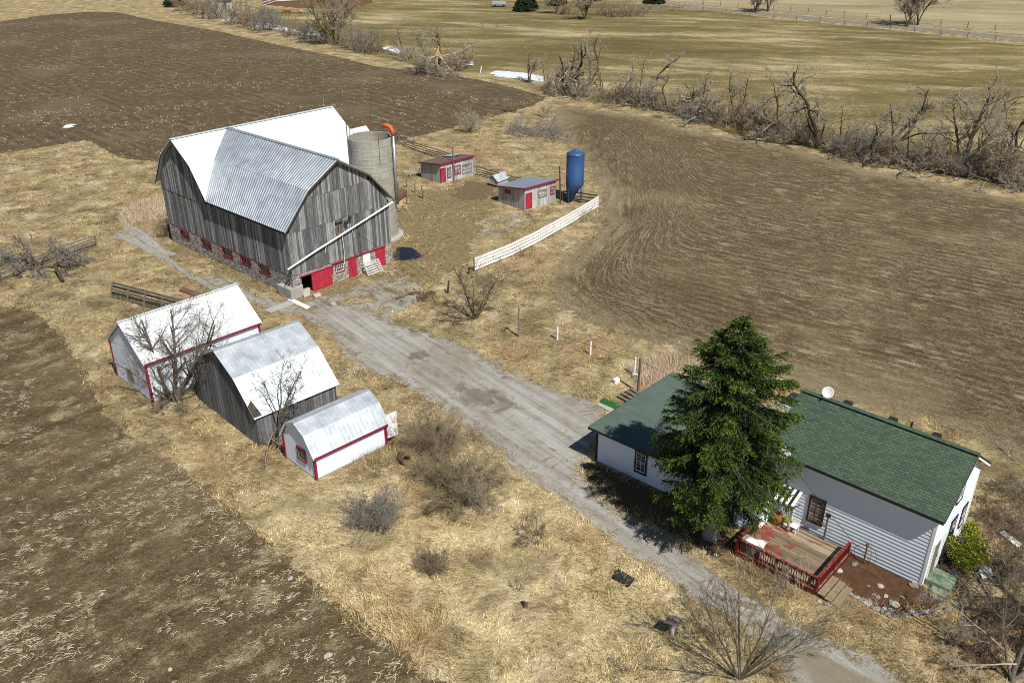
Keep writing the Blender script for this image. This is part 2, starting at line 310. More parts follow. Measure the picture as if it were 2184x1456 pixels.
def M_bark(name, a, c2, moss=None):
    b = B(name); p = b.obj(); n = b.noise(b.vmul(p, (3, 3, .8)), 4, 5, .7); c = b.ramp(n, [(.35, a), (.65, c2)])
    if moss: c = b.mix(b.m_('MULTIPLY', b.step(b.noise(p, .8, 4), .45, .6), .7), c, moss)
    return b.out(c, .9, 0, b.bump(n, .5, .03), .1)
def M_leaf(name, stops, rough=.55):
    b = B(name); r = b.island(); p = b.obj(); n = b.noise(p, 1.1, 4, .6)
    c = b.ramp(b.m_('ADD', b.m_('MULTIPLY', r, .65), b.m_('MULTIPLY', n, .35)), stops)
    return b.out(c, rough, 0, None, .25)
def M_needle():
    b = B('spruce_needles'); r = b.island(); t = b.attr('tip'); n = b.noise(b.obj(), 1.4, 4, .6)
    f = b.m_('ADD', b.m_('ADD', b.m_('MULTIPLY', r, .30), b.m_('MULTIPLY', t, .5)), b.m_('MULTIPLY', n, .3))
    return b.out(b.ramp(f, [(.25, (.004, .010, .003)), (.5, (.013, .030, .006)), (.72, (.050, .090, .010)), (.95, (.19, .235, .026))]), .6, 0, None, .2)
def M_glass(name='window_glass', col=(.018, .020, .022)):
    b = B(name); p = b.obj(); n = b.noise(p, 2.5, 3); return b.out(b.ramp(n, [(.4, col), (.62, tuple(min(1, c * 4 + .02) for c in col))]), .08, 0, None, .6)
def M_solid(name, c, rough=.5, metal=0.): return M_paint(name, c, tuple(x * .5 for x in c), .3, rough, metal, 6)

MAT = dict(
    barnwood=M_barnwood('weathered_barn_boards', (.045, .046, .049), (.15, .15, .152), (.40, .40, .40)), oldwood=M_barnwood('old_grey_wood', (.06, .05, .04), (.15, .125, .10), (.28, .25, .21), 'h'),
    coopwood=M_barnwood('pale_weathered_boards', (.22, .21, .20), (.40, .39, .375), (.56, .55, .53)), darkwood=M_barnwood('dark_wood', (.02, .017, .014), (.05, .042, .033), (.10, .088, .07), 'h'),
    greyboard=M_barnwood('grey_shed_boards', (.065, .065, .068), (.125, .125, .13), (.22, .22, .225)),
    stone=M_stone(), concrete=M_concrete('concrete'), silocon=M_concrete('silo_concrete', (.235, .225, .185), (.43, .415, .355), .76), palecon=M_concrete('pale_slab', (.30, .29, .265), (.42, .41, .385)),
    galv=M_metal('galvanised_sheet', (.46, .51, .545), (.54, .59, .62), .44, .72), whitemetal=M_metal('white_roof_metal', (.55, .585, .60), (.66, .69, .69), .5, .15), steel=M_metal('dull_steel', (.30, .32, .34), (.48, .50, .52), .45, .8),
    palegalv=M_metal('pale_galvanised_roof', (.58, .63, .66), (.68, .72, .74), .46, .7),
    rust=M_metal('rusty_steel', (.10, .05, .03), (.22, .12, .07), .8, .2), white=M_paint('white_paint', (.80, .80, .79), (.45, .42, .37), .22), siding=M_paint('white_siding', (.73, .795, .87), (.50, .50, .48), .15, .45),
    red=M_paint('faded_red_paint', (.40, .022, .048), (.40, .14, .13), .5), trim=M_paint('crimson_trim', (.26, .012, .045), (.2, .06, .06), .3), deckred=M_paint('deck_red', (.105, .011, .009), (.2, .08, .06), .3), wornred=M_worn_red('worn_red_wood'),
    black=M_solid('black_trim', (.022, .022, .024), .5), tar=M_plain('tar_roofing', (.022, .024, .028), .8), blue=M_paint('weathered_blue_paint', (.030, .078, .20), (.07, .095, .14), .55, .45), orange=M_solid('orange_paint', (.62, .10, .03), .5),
    shingle=M_shingle(), roll=M_rolled(), deck=M_deck(), glass=M_glass(), dirtyglass=M_glass('dirty_glass', (.10, .105, .105)), greenstep=M_paint('green_concrete', (.17, .23, .16), (.30, .31, .27), .5, .8),
    turf=M_plain('artificial_turf', (.012, .10, .014), .8), dish=M_solid('dish_white', (.68, .69, .68), .4), terracotta=M_solid('terracotta', (.26, .085, .04), .8), tarp=M_paint('white_tarp', (.78, .78, .76), (.35, .30, .25), .5, .5),
    dullstraw=M_leaf('dull_straw', [(.1, (.20, .155, .09)), (.5, (.34, .285, .18)), (.9, (.56, .50, .35))], .85), clod=M_plain('soil_clod', (.115, .083, .046), .95, 0, .55, 3), oldwhite=M_paint('dirty_white_boards', (.78, .78, .76), (.36, .33, .28), .55, .7, 0., 2.), rock=M_plain('rock', (.20, .18, .155), .9, 0, .5, 6), palerock=M_plain('pale_rock', (.36, .335, .30), .9, 0, .35, 6), awning=M_solid('awning_white', (.80, .80, .78), .5),
    bark=M_bark('grey_bark', (.075, .062, .05), (.17, .15, .125)), yellowbark=M_bark('mossy_bark', (.10, .085, .045), (.21, .185, .10), (.19, .165, .055)), darkbark=M_bark('dark_bark', (.042, .035, .026), (.105, .088, .065), (.13, .112, .045)), palebark=M_bark('pale_bark', (.19, .175, .155), (.36, .34, .31)),
    twig=M_bark('grey_twigs', (.25, .215, .155), (.48, .425, .32)), browntwig=M_bark('brown_twigs', (.19, .142, .092), (.36, .285, .195)), greytwig=M_bark('silver_twigs', (.17, .155, .13), (.34, .31, .265)), olivetwig=M_bark('olive_twigs', (.16, .125, .075), (.34, .285, .18)), redtwig=M_bark('reddish_twigs', (.13, .085, .065), (.26, .18, .145)),
    splinter=M_plain('fresh_splintered_wood', (.52, .33, .16), .8), needle=M_needle(), farneedle=M_leaf('dark_evergreen', [(.2, (.008, .016, .006)), (.8, (.035, .06, .02))]),
    cedar=M_leaf('cedar_leaves', [(.12, (.045, .07, .012)), (.4, (.16, .20, .022)), (.7, (.40, .40, .035)), (.95, (.56, .50, .05))]),
    straw=M_leaf('straw', [(.1, (.26, .21, .12)), (.5, (.50, .43, .28)), (.9, (.80, .73, .54))], .85), horse=M_plain('chestnut_coat', (.14, .05, .02), .6, 0, .2), palehorse=M_plain('roan_coat', (.36, .20, .14), .6, 0, .25), mane=M_plain('dark_mane', (.05, .025, .015), .8),
    wire=M_solid('black_cable', (.02, .02, .02), .6), snow=M_snow(), grass=M_grass('dry_grass_ground'), blade=M_blades('dry_grass_blades'), paleblade=M_leaf('pale_reed_blades', [(.15, (.26, .185, .12)), (.5, (.50, .385, .27)), (.85, (.72, .60, .44))], .85), darktwig=M_bark('dark_brown_twigs', (.105, .086, .062), (.23, .192, .145)),
    pebble=M_plain('field_stones', (.46, .43, .38), .9, 0, .35, 4))

# ------------------------------------------------------------------ ground, fields, drive
def A2(v): return np.array([[p.x, p.y] for p in v])
def sdist(P, poly):
    """signed distance (inside positive) of points P to polygon"""
    d = np.full(len(P), 1e9); ins = np.zeros(len(P), bool); n = len(poly)
    for i in range(n):
        a, b = poly[i], poly[(i + 1) % n]; e = b - a; w = P - a
        t = np.clip((w @ e) / (e @ e + 1e-12), 0, 1); d = np.minimum(d, np.hypot(*(w - t[:, None] * e).T))
        c = ((a[1] > P[:, 1]) != (b[1] > P[:, 1])); xx = a[0] + (P[:, 1] - a[1]) / (b[1] - a[1] + 1e-12) * e[0]
        ins ^= c & (P[:, 0] < xx)
    return np.where(ins, d, -d)
def pldist(P, pl):
    d = np.full(len(P), 1e9)
    for a, b in zip(pl[:-1], pl[1:]):
        e = b - a; w = P - a; t = np.clip((w @ e) / (e @ e), 0, 1); d = np.minimum(d, np.hypot(*(w - t[:, None] * e).T))
    return d
def sheet(name, poly, cell, z, mat, margin=1.0, rowfn=None, kind='structure', label=None, hump=0.0):
    lo, hi = poly.min(0) - margin, poly.max(0) + margin; nx, ny = (np.ceil((hi - lo) / cell).astype(int) + 1)
    X, Y = np.meshgrid(lo[0] + np.arange(nx) * cell, lo[1] + np.arange(ny) * cell); P = np.stack([X.ravel(), Y.ravel()], 1)
    sd = sdist(P, poly); i = np.arange(nx * ny).reshape(ny, nx)
    F = np.stack([i[:-1, :-1], i[:-1, 1:], i[1:, 1:], i[1:, :-1]], -1).reshape(-1, 4); F = F[sd[F].max(1) > -margin]
    u, inv = np.unique(F, return_inverse=True); P = P[u]; sd = sd[u]
    row, al = rowfn(P, sd) if rowfn else (P[:, 0], P[:, 1])
    zz = z + hump * np.clip(sd / 3.0, 0, 1)
    o = raw_mesh(name, np.column_stack([P, zz]), inv.reshape(-1, 4), mat, attrs=dict(sd=sd, row=row, along=al), smooth=True)
    return tag(o, label, kind=kind)
def linrow(a, b, origin=None):
    d = np.array([(b - a).x, (b - a).y]); d /= np.hypot(*d); nrm = np.array([-d[1], d[0]]); o = np.array([a.x, a.y])
    return lambda P, sd=None: ((P - o) @ nrm, (P - o) @ d)
def snoise(P, scale, seed):
    r = np.random.default_rng(seed); v = np.zeros(len(P))
    for k in range(9):
        a = r.uniform(0, 6.283); f = r.uniform(.5, 2.2) / scale; v += np.sin((P[:, 0] * math.cos(a) + P[:, 1] * math.sin(a)) * f * 3.0 + r.uniform(0, 6.28))
    return v / 3.0

gr = raw_mesh('ground', [(-1500, -300, 0), (1500, -300, 0), (1500, 2500, 0), (-1500, 2500, 0)], [(0, 1, 2, 3)], MAT['grass']); tag(gr, kind='structure')

P_UL = A2(gg([(-260, 95), (0, 47), (100, 32), (190, 26), (250, 27), (330, 44), (470, 68), (600, 98), (740, 126), (800, 142), (960, 160), (1060, 178), (1168, 208), (1130, 228), (1060, 246), (1000, 262), (905, 288), (850, 300), (700, 330), (500, 345), (340, 345), (258, 338), (188, 298), (90, 314), (0, 328), (-300, 372), (-1100, 460), (-1100, 120)]))
P_LL = A2(gg([(-500, 690), (0, 655), (60, 660), (108, 690), (150, 745), (188, 806), (222, 880), (300, 944), (420, 1024), (520, 1108), (640, 1217), (760, 1312), (860, 1388), (1030, 1530), (1250, 1760), (-900, 1900), (-1500, 700)]))
P_R = A2(gg([(1180, 262), (1190, 226), (1300, 240), (1400, 252), (1440, 272), (1560, 294), (1700, 318), (1850, 366), (1990, 388), (2184, 430), (2500, 520), (2600, 1080), (2330, 1040), (2184, 992), (2100, 952), (2000, 908), (1900, 882), (1760, 850), (1640, 790), (1480, 752), (1400, 732), (1262, 690), (1188, 652), (1166, 604), (1205, 556), (1286, 470), (1285, 405), (1240, 345)]))
P_PAST = A2(gg([(560, 20), (700, 22), (800, 2), (1000, -12), (1240, -12), (1420, 12), (1650, 40), (1950, 70), (2184, 98), (2700, 170), (2900, 470), (2184, 400), (2060, 362), (1960, 372), (1850, 348), (1700, 310), (1560, 285), (1420, 238), (1300, 222), (1200, 205), (1100, 178), (930, 150), (780, 115), (640, 80), (500, 50)]))
P_ROAD = A2(gg([(1180, -22), (1424, 4), (1500, 15), (1650, 28), (1800, 42), (1950, 56), (2184, 79), (2600, 125), (2600, 140), (2184, 90), (1950, 66), (1800, 51), (1650, 36), (1500, 22), (1424, 10), (1180, -17)]))
P_FAR = A2(gg([(1200, -40), (1424, 2), (1500, 12), (1650, 25), (1800, 39), (1950, 53), (2184, 75), (2800, 140), (2800, -190), (1200, -150)]))
P_PADDOCK = A2(gg([(560, 10), (640, 18), (740, 21), (800, 5), (780, -8), (560, -8)]))
P_DRIVE = A2(gg([(2300, 1760), (1950, 1700), (1700, 1500), (1640, 1392), (1560, 1330), (1452, 1262), (1353, 1192), (1277, 1136), (1212, 1078), (1150, 1036), (1094, 1000), (1050, 958), (1010, 926), (960, 888), (900, 846), (842, 812), (770, 790), (728, 748), (700, 705), (640, 676), (560, 656), (478, 622), (430, 590), (452, 585), (510, 610), (590, 640), (668, 662), (740, 648), (790, 662), (850, 690), (920, 712), (985, 732), (1050, 768), (1075, 790), (1130, 808), (1200, 836), (1262, 852), (1292, 880), (1300, 912), (1258, 960), (1238, 1000), (1262, 1040), (1330, 1092), (1421, 1146), (1533, 1226), (1583, 1262), (1660, 1300), (1727, 1334), (1759, 1356), (1876, 1412), (1960, 1462), (2010, 1500)]))
P_TRK1 = A2(gg([(455, 622), (400, 590), (348, 556), (300, 530), (262, 513), (240, 508), (250, 496), (285, 505), (330, 528), (380, 562), (430, 596), (480, 620)]))
P_TRK2 = A2(gg([(505, 612), (440, 572), (392, 545), (350, 545), (318, 524), (290, 508), (262, 492), (270, 480), (312, 494), (345, 520), (352, 532), (400, 552), (450, 580), (520, 606)]))
P_YARD = A2(gg([(1010, 500), (1040, 468), (1090, 452), (1130, 462), (1110, 488), (1060, 510)]))
P_PUD = A2(gg([(838, 545), (850, 528), (878, 528), (905, 545), (880, 556), (850, 556)]))
P_BED = A2(gg([(1745, 1215), (1815, 1165), (1860, 1180), (1960, 1235), (2010, 1290), (1985, 1312), (1880, 1300), (1830, 1270)]))
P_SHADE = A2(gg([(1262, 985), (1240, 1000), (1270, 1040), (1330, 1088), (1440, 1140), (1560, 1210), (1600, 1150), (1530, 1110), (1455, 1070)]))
P_MUD = A2(gg([(960, 410), (1000, 388), (1050, 392), (1060, 415), (1020, 428), (975, 425)]))
P_BARE = A2(gg([(830, 640), (880, 622), (930, 620), (935, 636), (880, 646)]))

rUL, rLL, rR = linrow(g(330, 42), g(1165, 205)), linrow(g(20, 1148), g(100, 1113)), linrow(g(1480, 755), g(2000, 908))
leftline = A2(gg([(1250, 275), (1262, 330), (1292, 405), (1286, 470), (1205, 556), (1166, 604), (1188, 652), (1262, 690)]))
def rowR(P, sd):
    r, a = rR(P); dl = pldist(P, leftline); k = dl < -1.
    d2 = dl + np.maximum(0, dl - 3) * 4.0; m = np.minimum(d2, r); return m - 5.0 * np.log(np.exp(-np.minimum((d2 - m) / 5.0, 40)) + np.exp(-np.minimum((r - m) / 5.0, 40))) + snoise(P, 16, 9) * .3, a
sheet('ploughed_field', P_UL, 1.3, .02, M_soil('ploughed_soil', (.040, .029, .016), (.108, .080, .046), (.205, .157, .095), (.38, .31, .19), .35, 1.1, 1.0, (.135, .078, .035), 0., 1.9, .03), 1.4, rUL)
sheet('ploughed_field', P_LL, .6, .012, M_soil('stony_soil', (.040, .028, .013), (.128, .094, .049), (.28, .215, .125), (.54, .46, .285), .5, .8, 1.3, (.15, .085, .036), 0., 2.2, .035), .8, rLL)
sheet('stubble_field', P_R, .8, .012, M_soil('stubble_soil', (.032, .022, .011), (.118, .087, .047), (.31, .24, .135), (.48, .405, .265), .55, 1.6, 2.4, (.125, .078, .038), 3.5, .95, .032), 1.4, rowR)
sheet('pasture', P_PAST, 2.0, .026, M_pasture('pasture_turf'), 2.0)
sheet('far_field', P_FAR, 5.0, .034, M_pasture('far_straw', ((.25, (.17, .135, .07)), (.43, (.25, .205, .115)), (.53, (.31, .26, .155)), (.60, (.37, .31, .19)), (.74, (.44, .37, .235))), 0.), 4.0)
sheet('farm_road', P_ROAD, 1.0, .05, M_gravel('road_gravel', .6), 1.0)
sheet('paddock_ground', P_PADDOCK, 1.5, .04, M_dirtpatch('paddock_dirt', (.085, .045, .022), (.18, .10, .05), 1.6, .3), 1.6)
mg = M_gravel('gravel', .8); mt = M_gravel('track_gravel', .45, .30, False)
rDR = linrow(g(1100, 900), g(1600, 1330)); sheet('driveway', P_DRIVE, .35, .016, mg, .8, lambda P, sd: (sd, rDR(P)[1]))
sheet('wheel_track', P_TRK1, .3, .020, mt, .5); sheet('wheel_track', P_TRK2, .3, .026, mt, .5)
P_BYARD = A2(gg([(840, 450), (900, 410), (1000, 400), (1060, 430), (1010, 500), (1000, 560), (900, 610), (860, 650), (800, 600), (700, 640), (640, 640), (560, 620), (440, 560), (380, 520), (600, 600), (640, 620), (838, 575)]))
sheet('barnyard_turf', P_BYARD, .5, .008, M_dirtpatch('barnyard_soil', (.085, .064, .030), (.30, .235, .125), 3.4, .45), 3.)
P_FORE = A2(gg([(640, 650), (700, 630), (790, 600), (870, 590), (900, 610), (880, 650), (830, 680), (780, 690), (700, 670)]))
sheet('gravel_patch', P_FORE, .4, .012, M_gravel('forecourt_gravel', 1.1, .47), 1.0)
sheet('gravel_patch', P_YARD, .4, .016, M_gravel('yard_gravel', 1.6, .55), 1.2)
sheet('garden_bed', P_BED, .3, .012, M_dirtpatch('bed_soil', (.045, .026, .016), (.135, .07, .036), .5, 1.2), .6)
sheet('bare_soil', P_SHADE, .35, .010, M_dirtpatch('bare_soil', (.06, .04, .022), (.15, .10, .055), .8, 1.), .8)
sheet('bare_soil', P_MUD, .4, .010, M_dirtpatch('mucky_soil', (.085, .06, .032), (.20, .15, .085), 1.6, .8), .9)
sheet('bare_soil', P_BARE, .4, .010, M_dirtpatch('dark_litter', (.05, .03, .018), (.13, .085, .05), .7, 1.), .7)
wb = B('puddle_water'); sheet('puddle', P_PUD, .3, .024, wb.out((.010, .011, .013), .05, 0, None, .5, edge(wb, 1.0, .9)), .9)

# ------------------------------------------------------------------ scattered ground cover ("stuff")
RNG = np.random.default_rng(11)
def rect(o, th, x0, x1, y0, y1):
    c, s = math.cos(math.radians(th)), math.sin(math.radians(th))
    return np.array([[o[0] + x * c - y * s, o[1] + x * s + y * c] for x, y in ((x0, y0), (x1, y0), (x1, y1), (x0, y1))])
O_BARN, T_BARN = (-18.04, 66.8), 47.64
O_WS, T_WS = (-23.74, 50.06), 46.1
O_GS, T_GS = (-15.29, 44.73), 44.0
O_SS, T_SS = (-11.2, 41.33), 44.5
O_CA, T_CA = (1.37, 88.96), 41.3
O_CB, T_CB = (-8.14, 98.7), 43.8
O_H, T_H = (19.74, 32.54), -43.02
O_W, T_W = (4.97, 43.16), -40.9
O_D, T_D = (11.26, 34.89), -42.8
FOOT = [rect(O_BARN, T_BARN, 0, 10.66, 0, 20), rect(O_BARN, T_BARN, 0, 22, 11.8, 20), rect(O_WS, T_WS, 0, 8.4, 0, 5.2), rect(O_GS, T_GS, 0, 5.6, 0, 8.2), rect(O_SS, T_SS, 0, 4.9, 0, 3.2), rect(O_CA, T_CA, 0, 4.5, 0, 4.2), rect(O_CB, T_CB, 0, 5, 0, 3.6),
        rect(O_H, T_H, -8.5, 0, 0, 5.8), rect(O_W, T_W, 0, 10.4, 0, 8.9), rect(O_D, T_D, 0, 4.4, 0, 4.3), rect((-13.15, 81.6), 0, -2, 2, -2, 2)]
def blades(name, P, ang, L, W, el, mat, label, z0=.0):
    n = len(P); d = np.stack([np.cos(ang) * np.cos(el), np.sin(ang) * np.cos(el), np.sin(el)], 1); s = np.stack([-np.sin(ang), np.cos(ang), np.zeros(n)], 1)
    b = np.column_stack([P, np.full(n, z0)]); V = np.empty((n, 3, 3)); V[:, 0] = b - s * W[:, None] / 2; V[:, 1] = b + s * W[:, None] / 2; V[:, 2] = b + d * L[:, None]
    return tag(raw_mesh(name, V.reshape(-1, 3), np.arange(3 * n).reshape(-1, 3), mat), label, kind='stuff')
def grass_mask(P, pad=.25):
    k = np.ones(len(P), bool)
    for q, m in ((P_UL, .8), (P_LL, .35), (P_R, .6), (P_DRIVE, .45), (P_TRK1, .25), (P_TRK2, .25), (P_PUD, 0), (P_PAST, -1e9), (P_BED, .2), (P_SHADE, .5), (P_MUD, .3)):
        if m < -1e8: continue
        k &= sdist(P, q) < m + RNG.uniform(-.3, .3, len(P))
    for f in FOOT: k &= sdist(P, f) < pad
    return k
def rand_ground(n, ymin, ymax, power=2.0):
    y = ymin * (ymax / ymin) ** RNG.random(n); return np.stack([RNG.uniform(-.72, .72, n) * (y + 6), y], 1)
FOOT += [A2(gg(q)) for q in ([(1318, 1214), (1358, 1239), (1342, 1260), (1300, 1235)], [(1276, 846), (1336, 866), (1302, 882), (1268, 862)], [(610, 641), (622, 636), (668, 655), (654, 664)], [(560, 663), (615, 642), (632, 648), (578, 671)], [(1315, 846), (1346, 828), (1370, 843), (1340, 862)])]
nc = 62000; Pc = rand_ground(nc, 24, 140); Pc = Pc[grass_mask(Pc)]; nb = 5
base_ang = snoise(Pc, 5.0, 5) * 2.6 + snoise(Pc, 1.6, 6) * 1.0; hvar = np.clip(.9 + .5 * snoise(Pc, 4., 8), .35, 1.8)
P = np.repeat(Pc, nb, 0) + RNG.normal(0, .13, (len(Pc) * nb, 2)); n = len(P); dist = np.hypot(P[:, 1], 24)
P = P[:]; ang = np.repeat(base_ang, nb) + RNG.normal(0, .85, n); hv = np.repeat(hvar, nb)
blades('dry_grass', P, ang, RNG.uniform(.22, .62, n) * hv, RNG.uniform(.012, .034, n) * np.clip(dist / 45, 1, 3.2), RNG.uniform(.05, .6, n), MAT['blade'], 'matted straw coloured dead grass across the farmyard')
def reeds(cx, cy, rx, ry, n, label, mat, L=(.6, 1.2)):
    c = g(cx, cy); a = RNG.uniform(0, 6.283, n); r = np.sqrt(RNG.random(n)); P = np.stack([c.x + np.cos(a) * r * rx, c.y + np.sin(a) * r * ry], 1); P = P[grass_mask(P)]; n = len(P)
    blades('tall_grass', P, RNG.normal(.6, 1.6, n), RNG.uniform(*L, n), RNG.uniform(.012, .03, n), RNG.uniform(.5, 1.35, n), mat, label)
reeds(1425, 800, 2.6, 2.4, 2600, 'tall pale dead reeds behind the house by the utility post', MAT['paleblade'])
reeds(318, 452, 2.6, 4.5, 5200, 'tall pinkish dead grass beside the rear of the barn', MAT['paleblade'], (.5, 1.0))
reeds(770, 960, 3.6, 1.6, 2400, 'long brown grass along the small white shed', MAT['blade'], (.4, .9))
def litter(name, poly, n, rowf, L, W, label, thr, ymax, seed, mat='straw', jit=.45, clump=1):
    lo, hi = poly.min(0), poly.max(0); lo = np.maximum(lo, [-130, 22]); hi = np.minimum(hi, [130, ymax])
    P = rand_ground(n, max(lo[1], 24), hi[1]); P = P[(sdist(P, poly) > .3)]; r, a = rowf(P, None); Q = np.stack([r * 1.0, a * .28], 1)
    v = snoise(Q, 1.5, seed) * .45 + snoise(P, 9, seed + 1) * .7 + RNG.normal(0, .45, len(P)); P = P[v > thr]
    if clump > 1: P = np.repeat(P, clump, 0) + RNG.normal(0, .16, (len(P) * clump, 2)) * np.clip(np.repeat(P[:, 1:], clump, 0) / 60, .6, 2)
    e = .5; r1, a1 = rowf(P + [e, 0], None); r2, a2 = rowf(P + [0, e], None); r0, a0 = rowf(P, None)
    ang = np.arctan2(r1 - r0, -(r2 - r0)) + RNG.normal(0, jit, len(P)); n = len(P); el = RNG.uniform(-.05, .28, n)
    d = np.stack([np.cos(ang) * np.cos(el), np.sin(ang) * np.cos(el), np.sin(el)], 1); s = np.stack([-np.sin(ang), np.cos(ang), np.zeros(n)], 1)
    k = np.clip(P[:, 1] / 60, .7, 2.2 if poly is P_UL else 1.35); ll = RNG.uniform(*L, n) * k; ww = RNG.uniform(*W, n) * k
    b = np.column_stack([P, np.full(n, .05)]); V = np.empty((n, 4, 3)); V[:, 0] = b - s * ww[:, None] / 2; V[:, 1] = b + s * ww[:, None] / 2
    V[:, 2] = b + d * ll[:, None] + s * ww[:, None] / 3; V[:, 3] = b + d * ll[:, None] - s * ww[:, None] / 3
    tag(raw_mesh(name, V.reshape(-1, 3), np.arange(4 * n).reshape(-1, 4), MAT[mat]), label, kind='stuff')
litter('straw_litter', P_R, 190000, lambda P, s: rowR(P, s), (.08, .36), (.010, .026), 'pale chopped corn stalks lying in rows on the stubble field', -.1, 160, 21, mat='dullstraw', jit=.45)
litter('straw_litter', P_LL, 13000, rLL, (.12, .5), (.016, .045), 'pale corn stalks strewn over the lower ploughed field', .2, 60, 31, jit=.5, clump=6)
litter('straw_litter', P_UL, 26000, rUL, (.06, .24), (.025, .07), 'pale straw flecks scattered over the upper ploughed field', .4, 260, 41, mat='dullstraw', jit=.8, clump=3)
def stones(name, poly, n, smin, smax, label, thr, seed, mat):
    P = rand_ground(n, 24, 66); P = P[sdist(P, poly) > .1]; v = np.exp(-sdist(P, poly) / 3.2) * 1.6 + snoise(P, 4, seed) * .4 + RNG.normal(0, .3, len(P)); P = P[v > thr]; n = len(P)
    o = np.array([[1, 0, 0], [0, 1, 0], [-1, 0, 0], [0, -1, 0], [0, 0, 1]], float); F0 = np.array([[0, 1, 4], [1, 2, 4], [2, 3, 4], [3, 0, 4]])
    sz = RNG.uniform(smin, smax, n) ** 1.0; a = RNG.uniform(0, 6.28, n); V = o[None] * (sz[:, None, None] * RNG.uniform(.6, 1.3, (n, 5, 3))); c, s = np.cos(a)[:, None], np.sin(a)[:, None]
    V = np.stack([V[..., 0] * c - V[..., 1] * s + P[:, :1], V[..., 0] * s + V[..., 1] * c + P[:, 1:], V[..., 2] * .7], -1)
    F = (F0[None] + (np.arange(n) * 5)[:, None, None]).reshape(-1, 3); tag(raw_mesh(name, V.reshape(-1, 3), F, MAT[mat]), label, kind='stuff')
stones('field_pebbles', P_LL, 14000, .012, .06, 'small pale stones turned up along the edge of the lower ploughed field', .75, 51, 'pebble')
stones('soil_clods', P_LL, 60000, .02, .075, 'dark clods of turned soil all over the lower ploughed field', -9, 53, 'clod')
stones('gravel_stones', P_DRIVE, 3000, .015, .05, 'loose pale stones lying on the gravel drive', .9, 52, 'palerock')

# ------------------------------------------------------------------ building helpers
def rib_plane(mb, a0, a1, b0, b1, n_ribs, h=.03, th=.05):
    """corrugated sheet between edge a0-a1 (eave side) and b0-b1 (ridge side); ribs run from a to b"""
    a0, a1, b0, b1 = map(Vector, (a0, a1, b0, b1)); nrm = (a1 - a0).cross(b0 - a0).normalized()
    if nrm.z < 0: nrm = -nrm
    k = n_ribs * 4; V = []
    for i in range(k + 1):
        t = i / k; up = nrm * (h if i % 4 in (1, 2) else 0.0)
        V += [a0.lerp(a1, t) + up, b0.lerp(b1, t) + up]
    F = [(2 * i, 2 * i + 2, 2 * i + 3, 2 * i + 1) for i in range(k)]; mb.add(V, F)
    d = -nrm * th; mb.add([a0 + d, a1 + d, b1 + d, b0 + d], [(0, 1, 2, 3)])
    for p, q in ((a0, a1), (b0, b1), (a0, b0), (a1, b1)): mb.add([p, q, q + d, p + d], [(0, 1, 2, 3)])
def slab(mb, a0, a1, b1, b0, th=.08):
    P = [Vector(p) for p in (a0, a1, b1, b0)]; nrm = (P[1] - P[0]).cross(P[2] - P[0]).normalized()
    if nrm.z < 0: nrm = -nrm
    mb.prism(P, -nrm * th)
def prof_z(prof, t):
    for (t0, z0), (t1, z1) in zip(prof[:-1], prof[1:]):
        if t0 - 1e-6 <= t <= t1 + 1e-6: return z0 + (z1 - z0) * (t - t0) / max(t1 - t0, 1e-6)
    return prof[-1][1]
def boards(mb, at, t0, t1, zlo, top, w, rng, th=.03, jit=.008, ragged=.0, holes=(), gap=.02, out0=0.0):
    """upright boards; at(t, out, z) maps wall coordinates to 3-D; top(t) gives the upper edge"""
    t = t0; zl = zlo if callable(zlo) else (lambda _: zlo)
    while t < t1 - .02:
        e = min(t + w * rng.uniform(.75, 1.25), t1); a, b = t + gap / 2, e - gap / 2; o = out0 + th + rng.uniform(-jit, jit); z0 = zl((a + b) / 2) + rng.uniform(-ragged, ragged * .3)
        cuts = [(z0, None)]
        for (h0, h1, g0, g1) in holes:
            if a < h1 and b > h0: cuts = [(z0, g0), (g1, None)]
        for c0, c1 in cuts:
            za, zb = (top(a), top(b)) if c1 is None else (c1, c1)
            if min(za, zb) > c0 + .02: mb.hexa([at(a, out0, c0), at(b, out0, c0), at(b, o, c0), at(a, o, c0)], [at(a, out0, za), at(b, out0, zb), at(b, o, zb), at(a, o, za)])
        t = e
def laps(mb, at, t0, t1, z0, z1, step, out=.02, prof=None, holes=()):
    """horizontal lap siding, every course a slanted strip; prof(z) gives the span left at height z"""
    z = z0
    while z < z1 - .01:
        e = min(z + step, z1); spans = [(t0, t1)]
        if prof: s0, s1 = prof(z); q0, q1 = prof(e); spans = [(s0, s1)]
        for (h0, h1, g0, g1) in holes:
            if z < g1 and e > g0: spans = [s for a, b in spans for s in ((a, min(b, h0)), (max(a, h1), b)) if s[1] - s[0] > .02]
        for a, b in spans:
            a2, b2 = (max(a, q0), min(b, q1)) if prof else (a, b)
            mb.add([at(a, out, z), at(b, out, z), at(b2, .002, e), at(a2, .002, e), at(a, 0, z), at(b, 0, z)], [(0, 1, 2, 3), (4, 5, 1, 0), (0, 3, 4), (1, 5, 2)])
        z = e
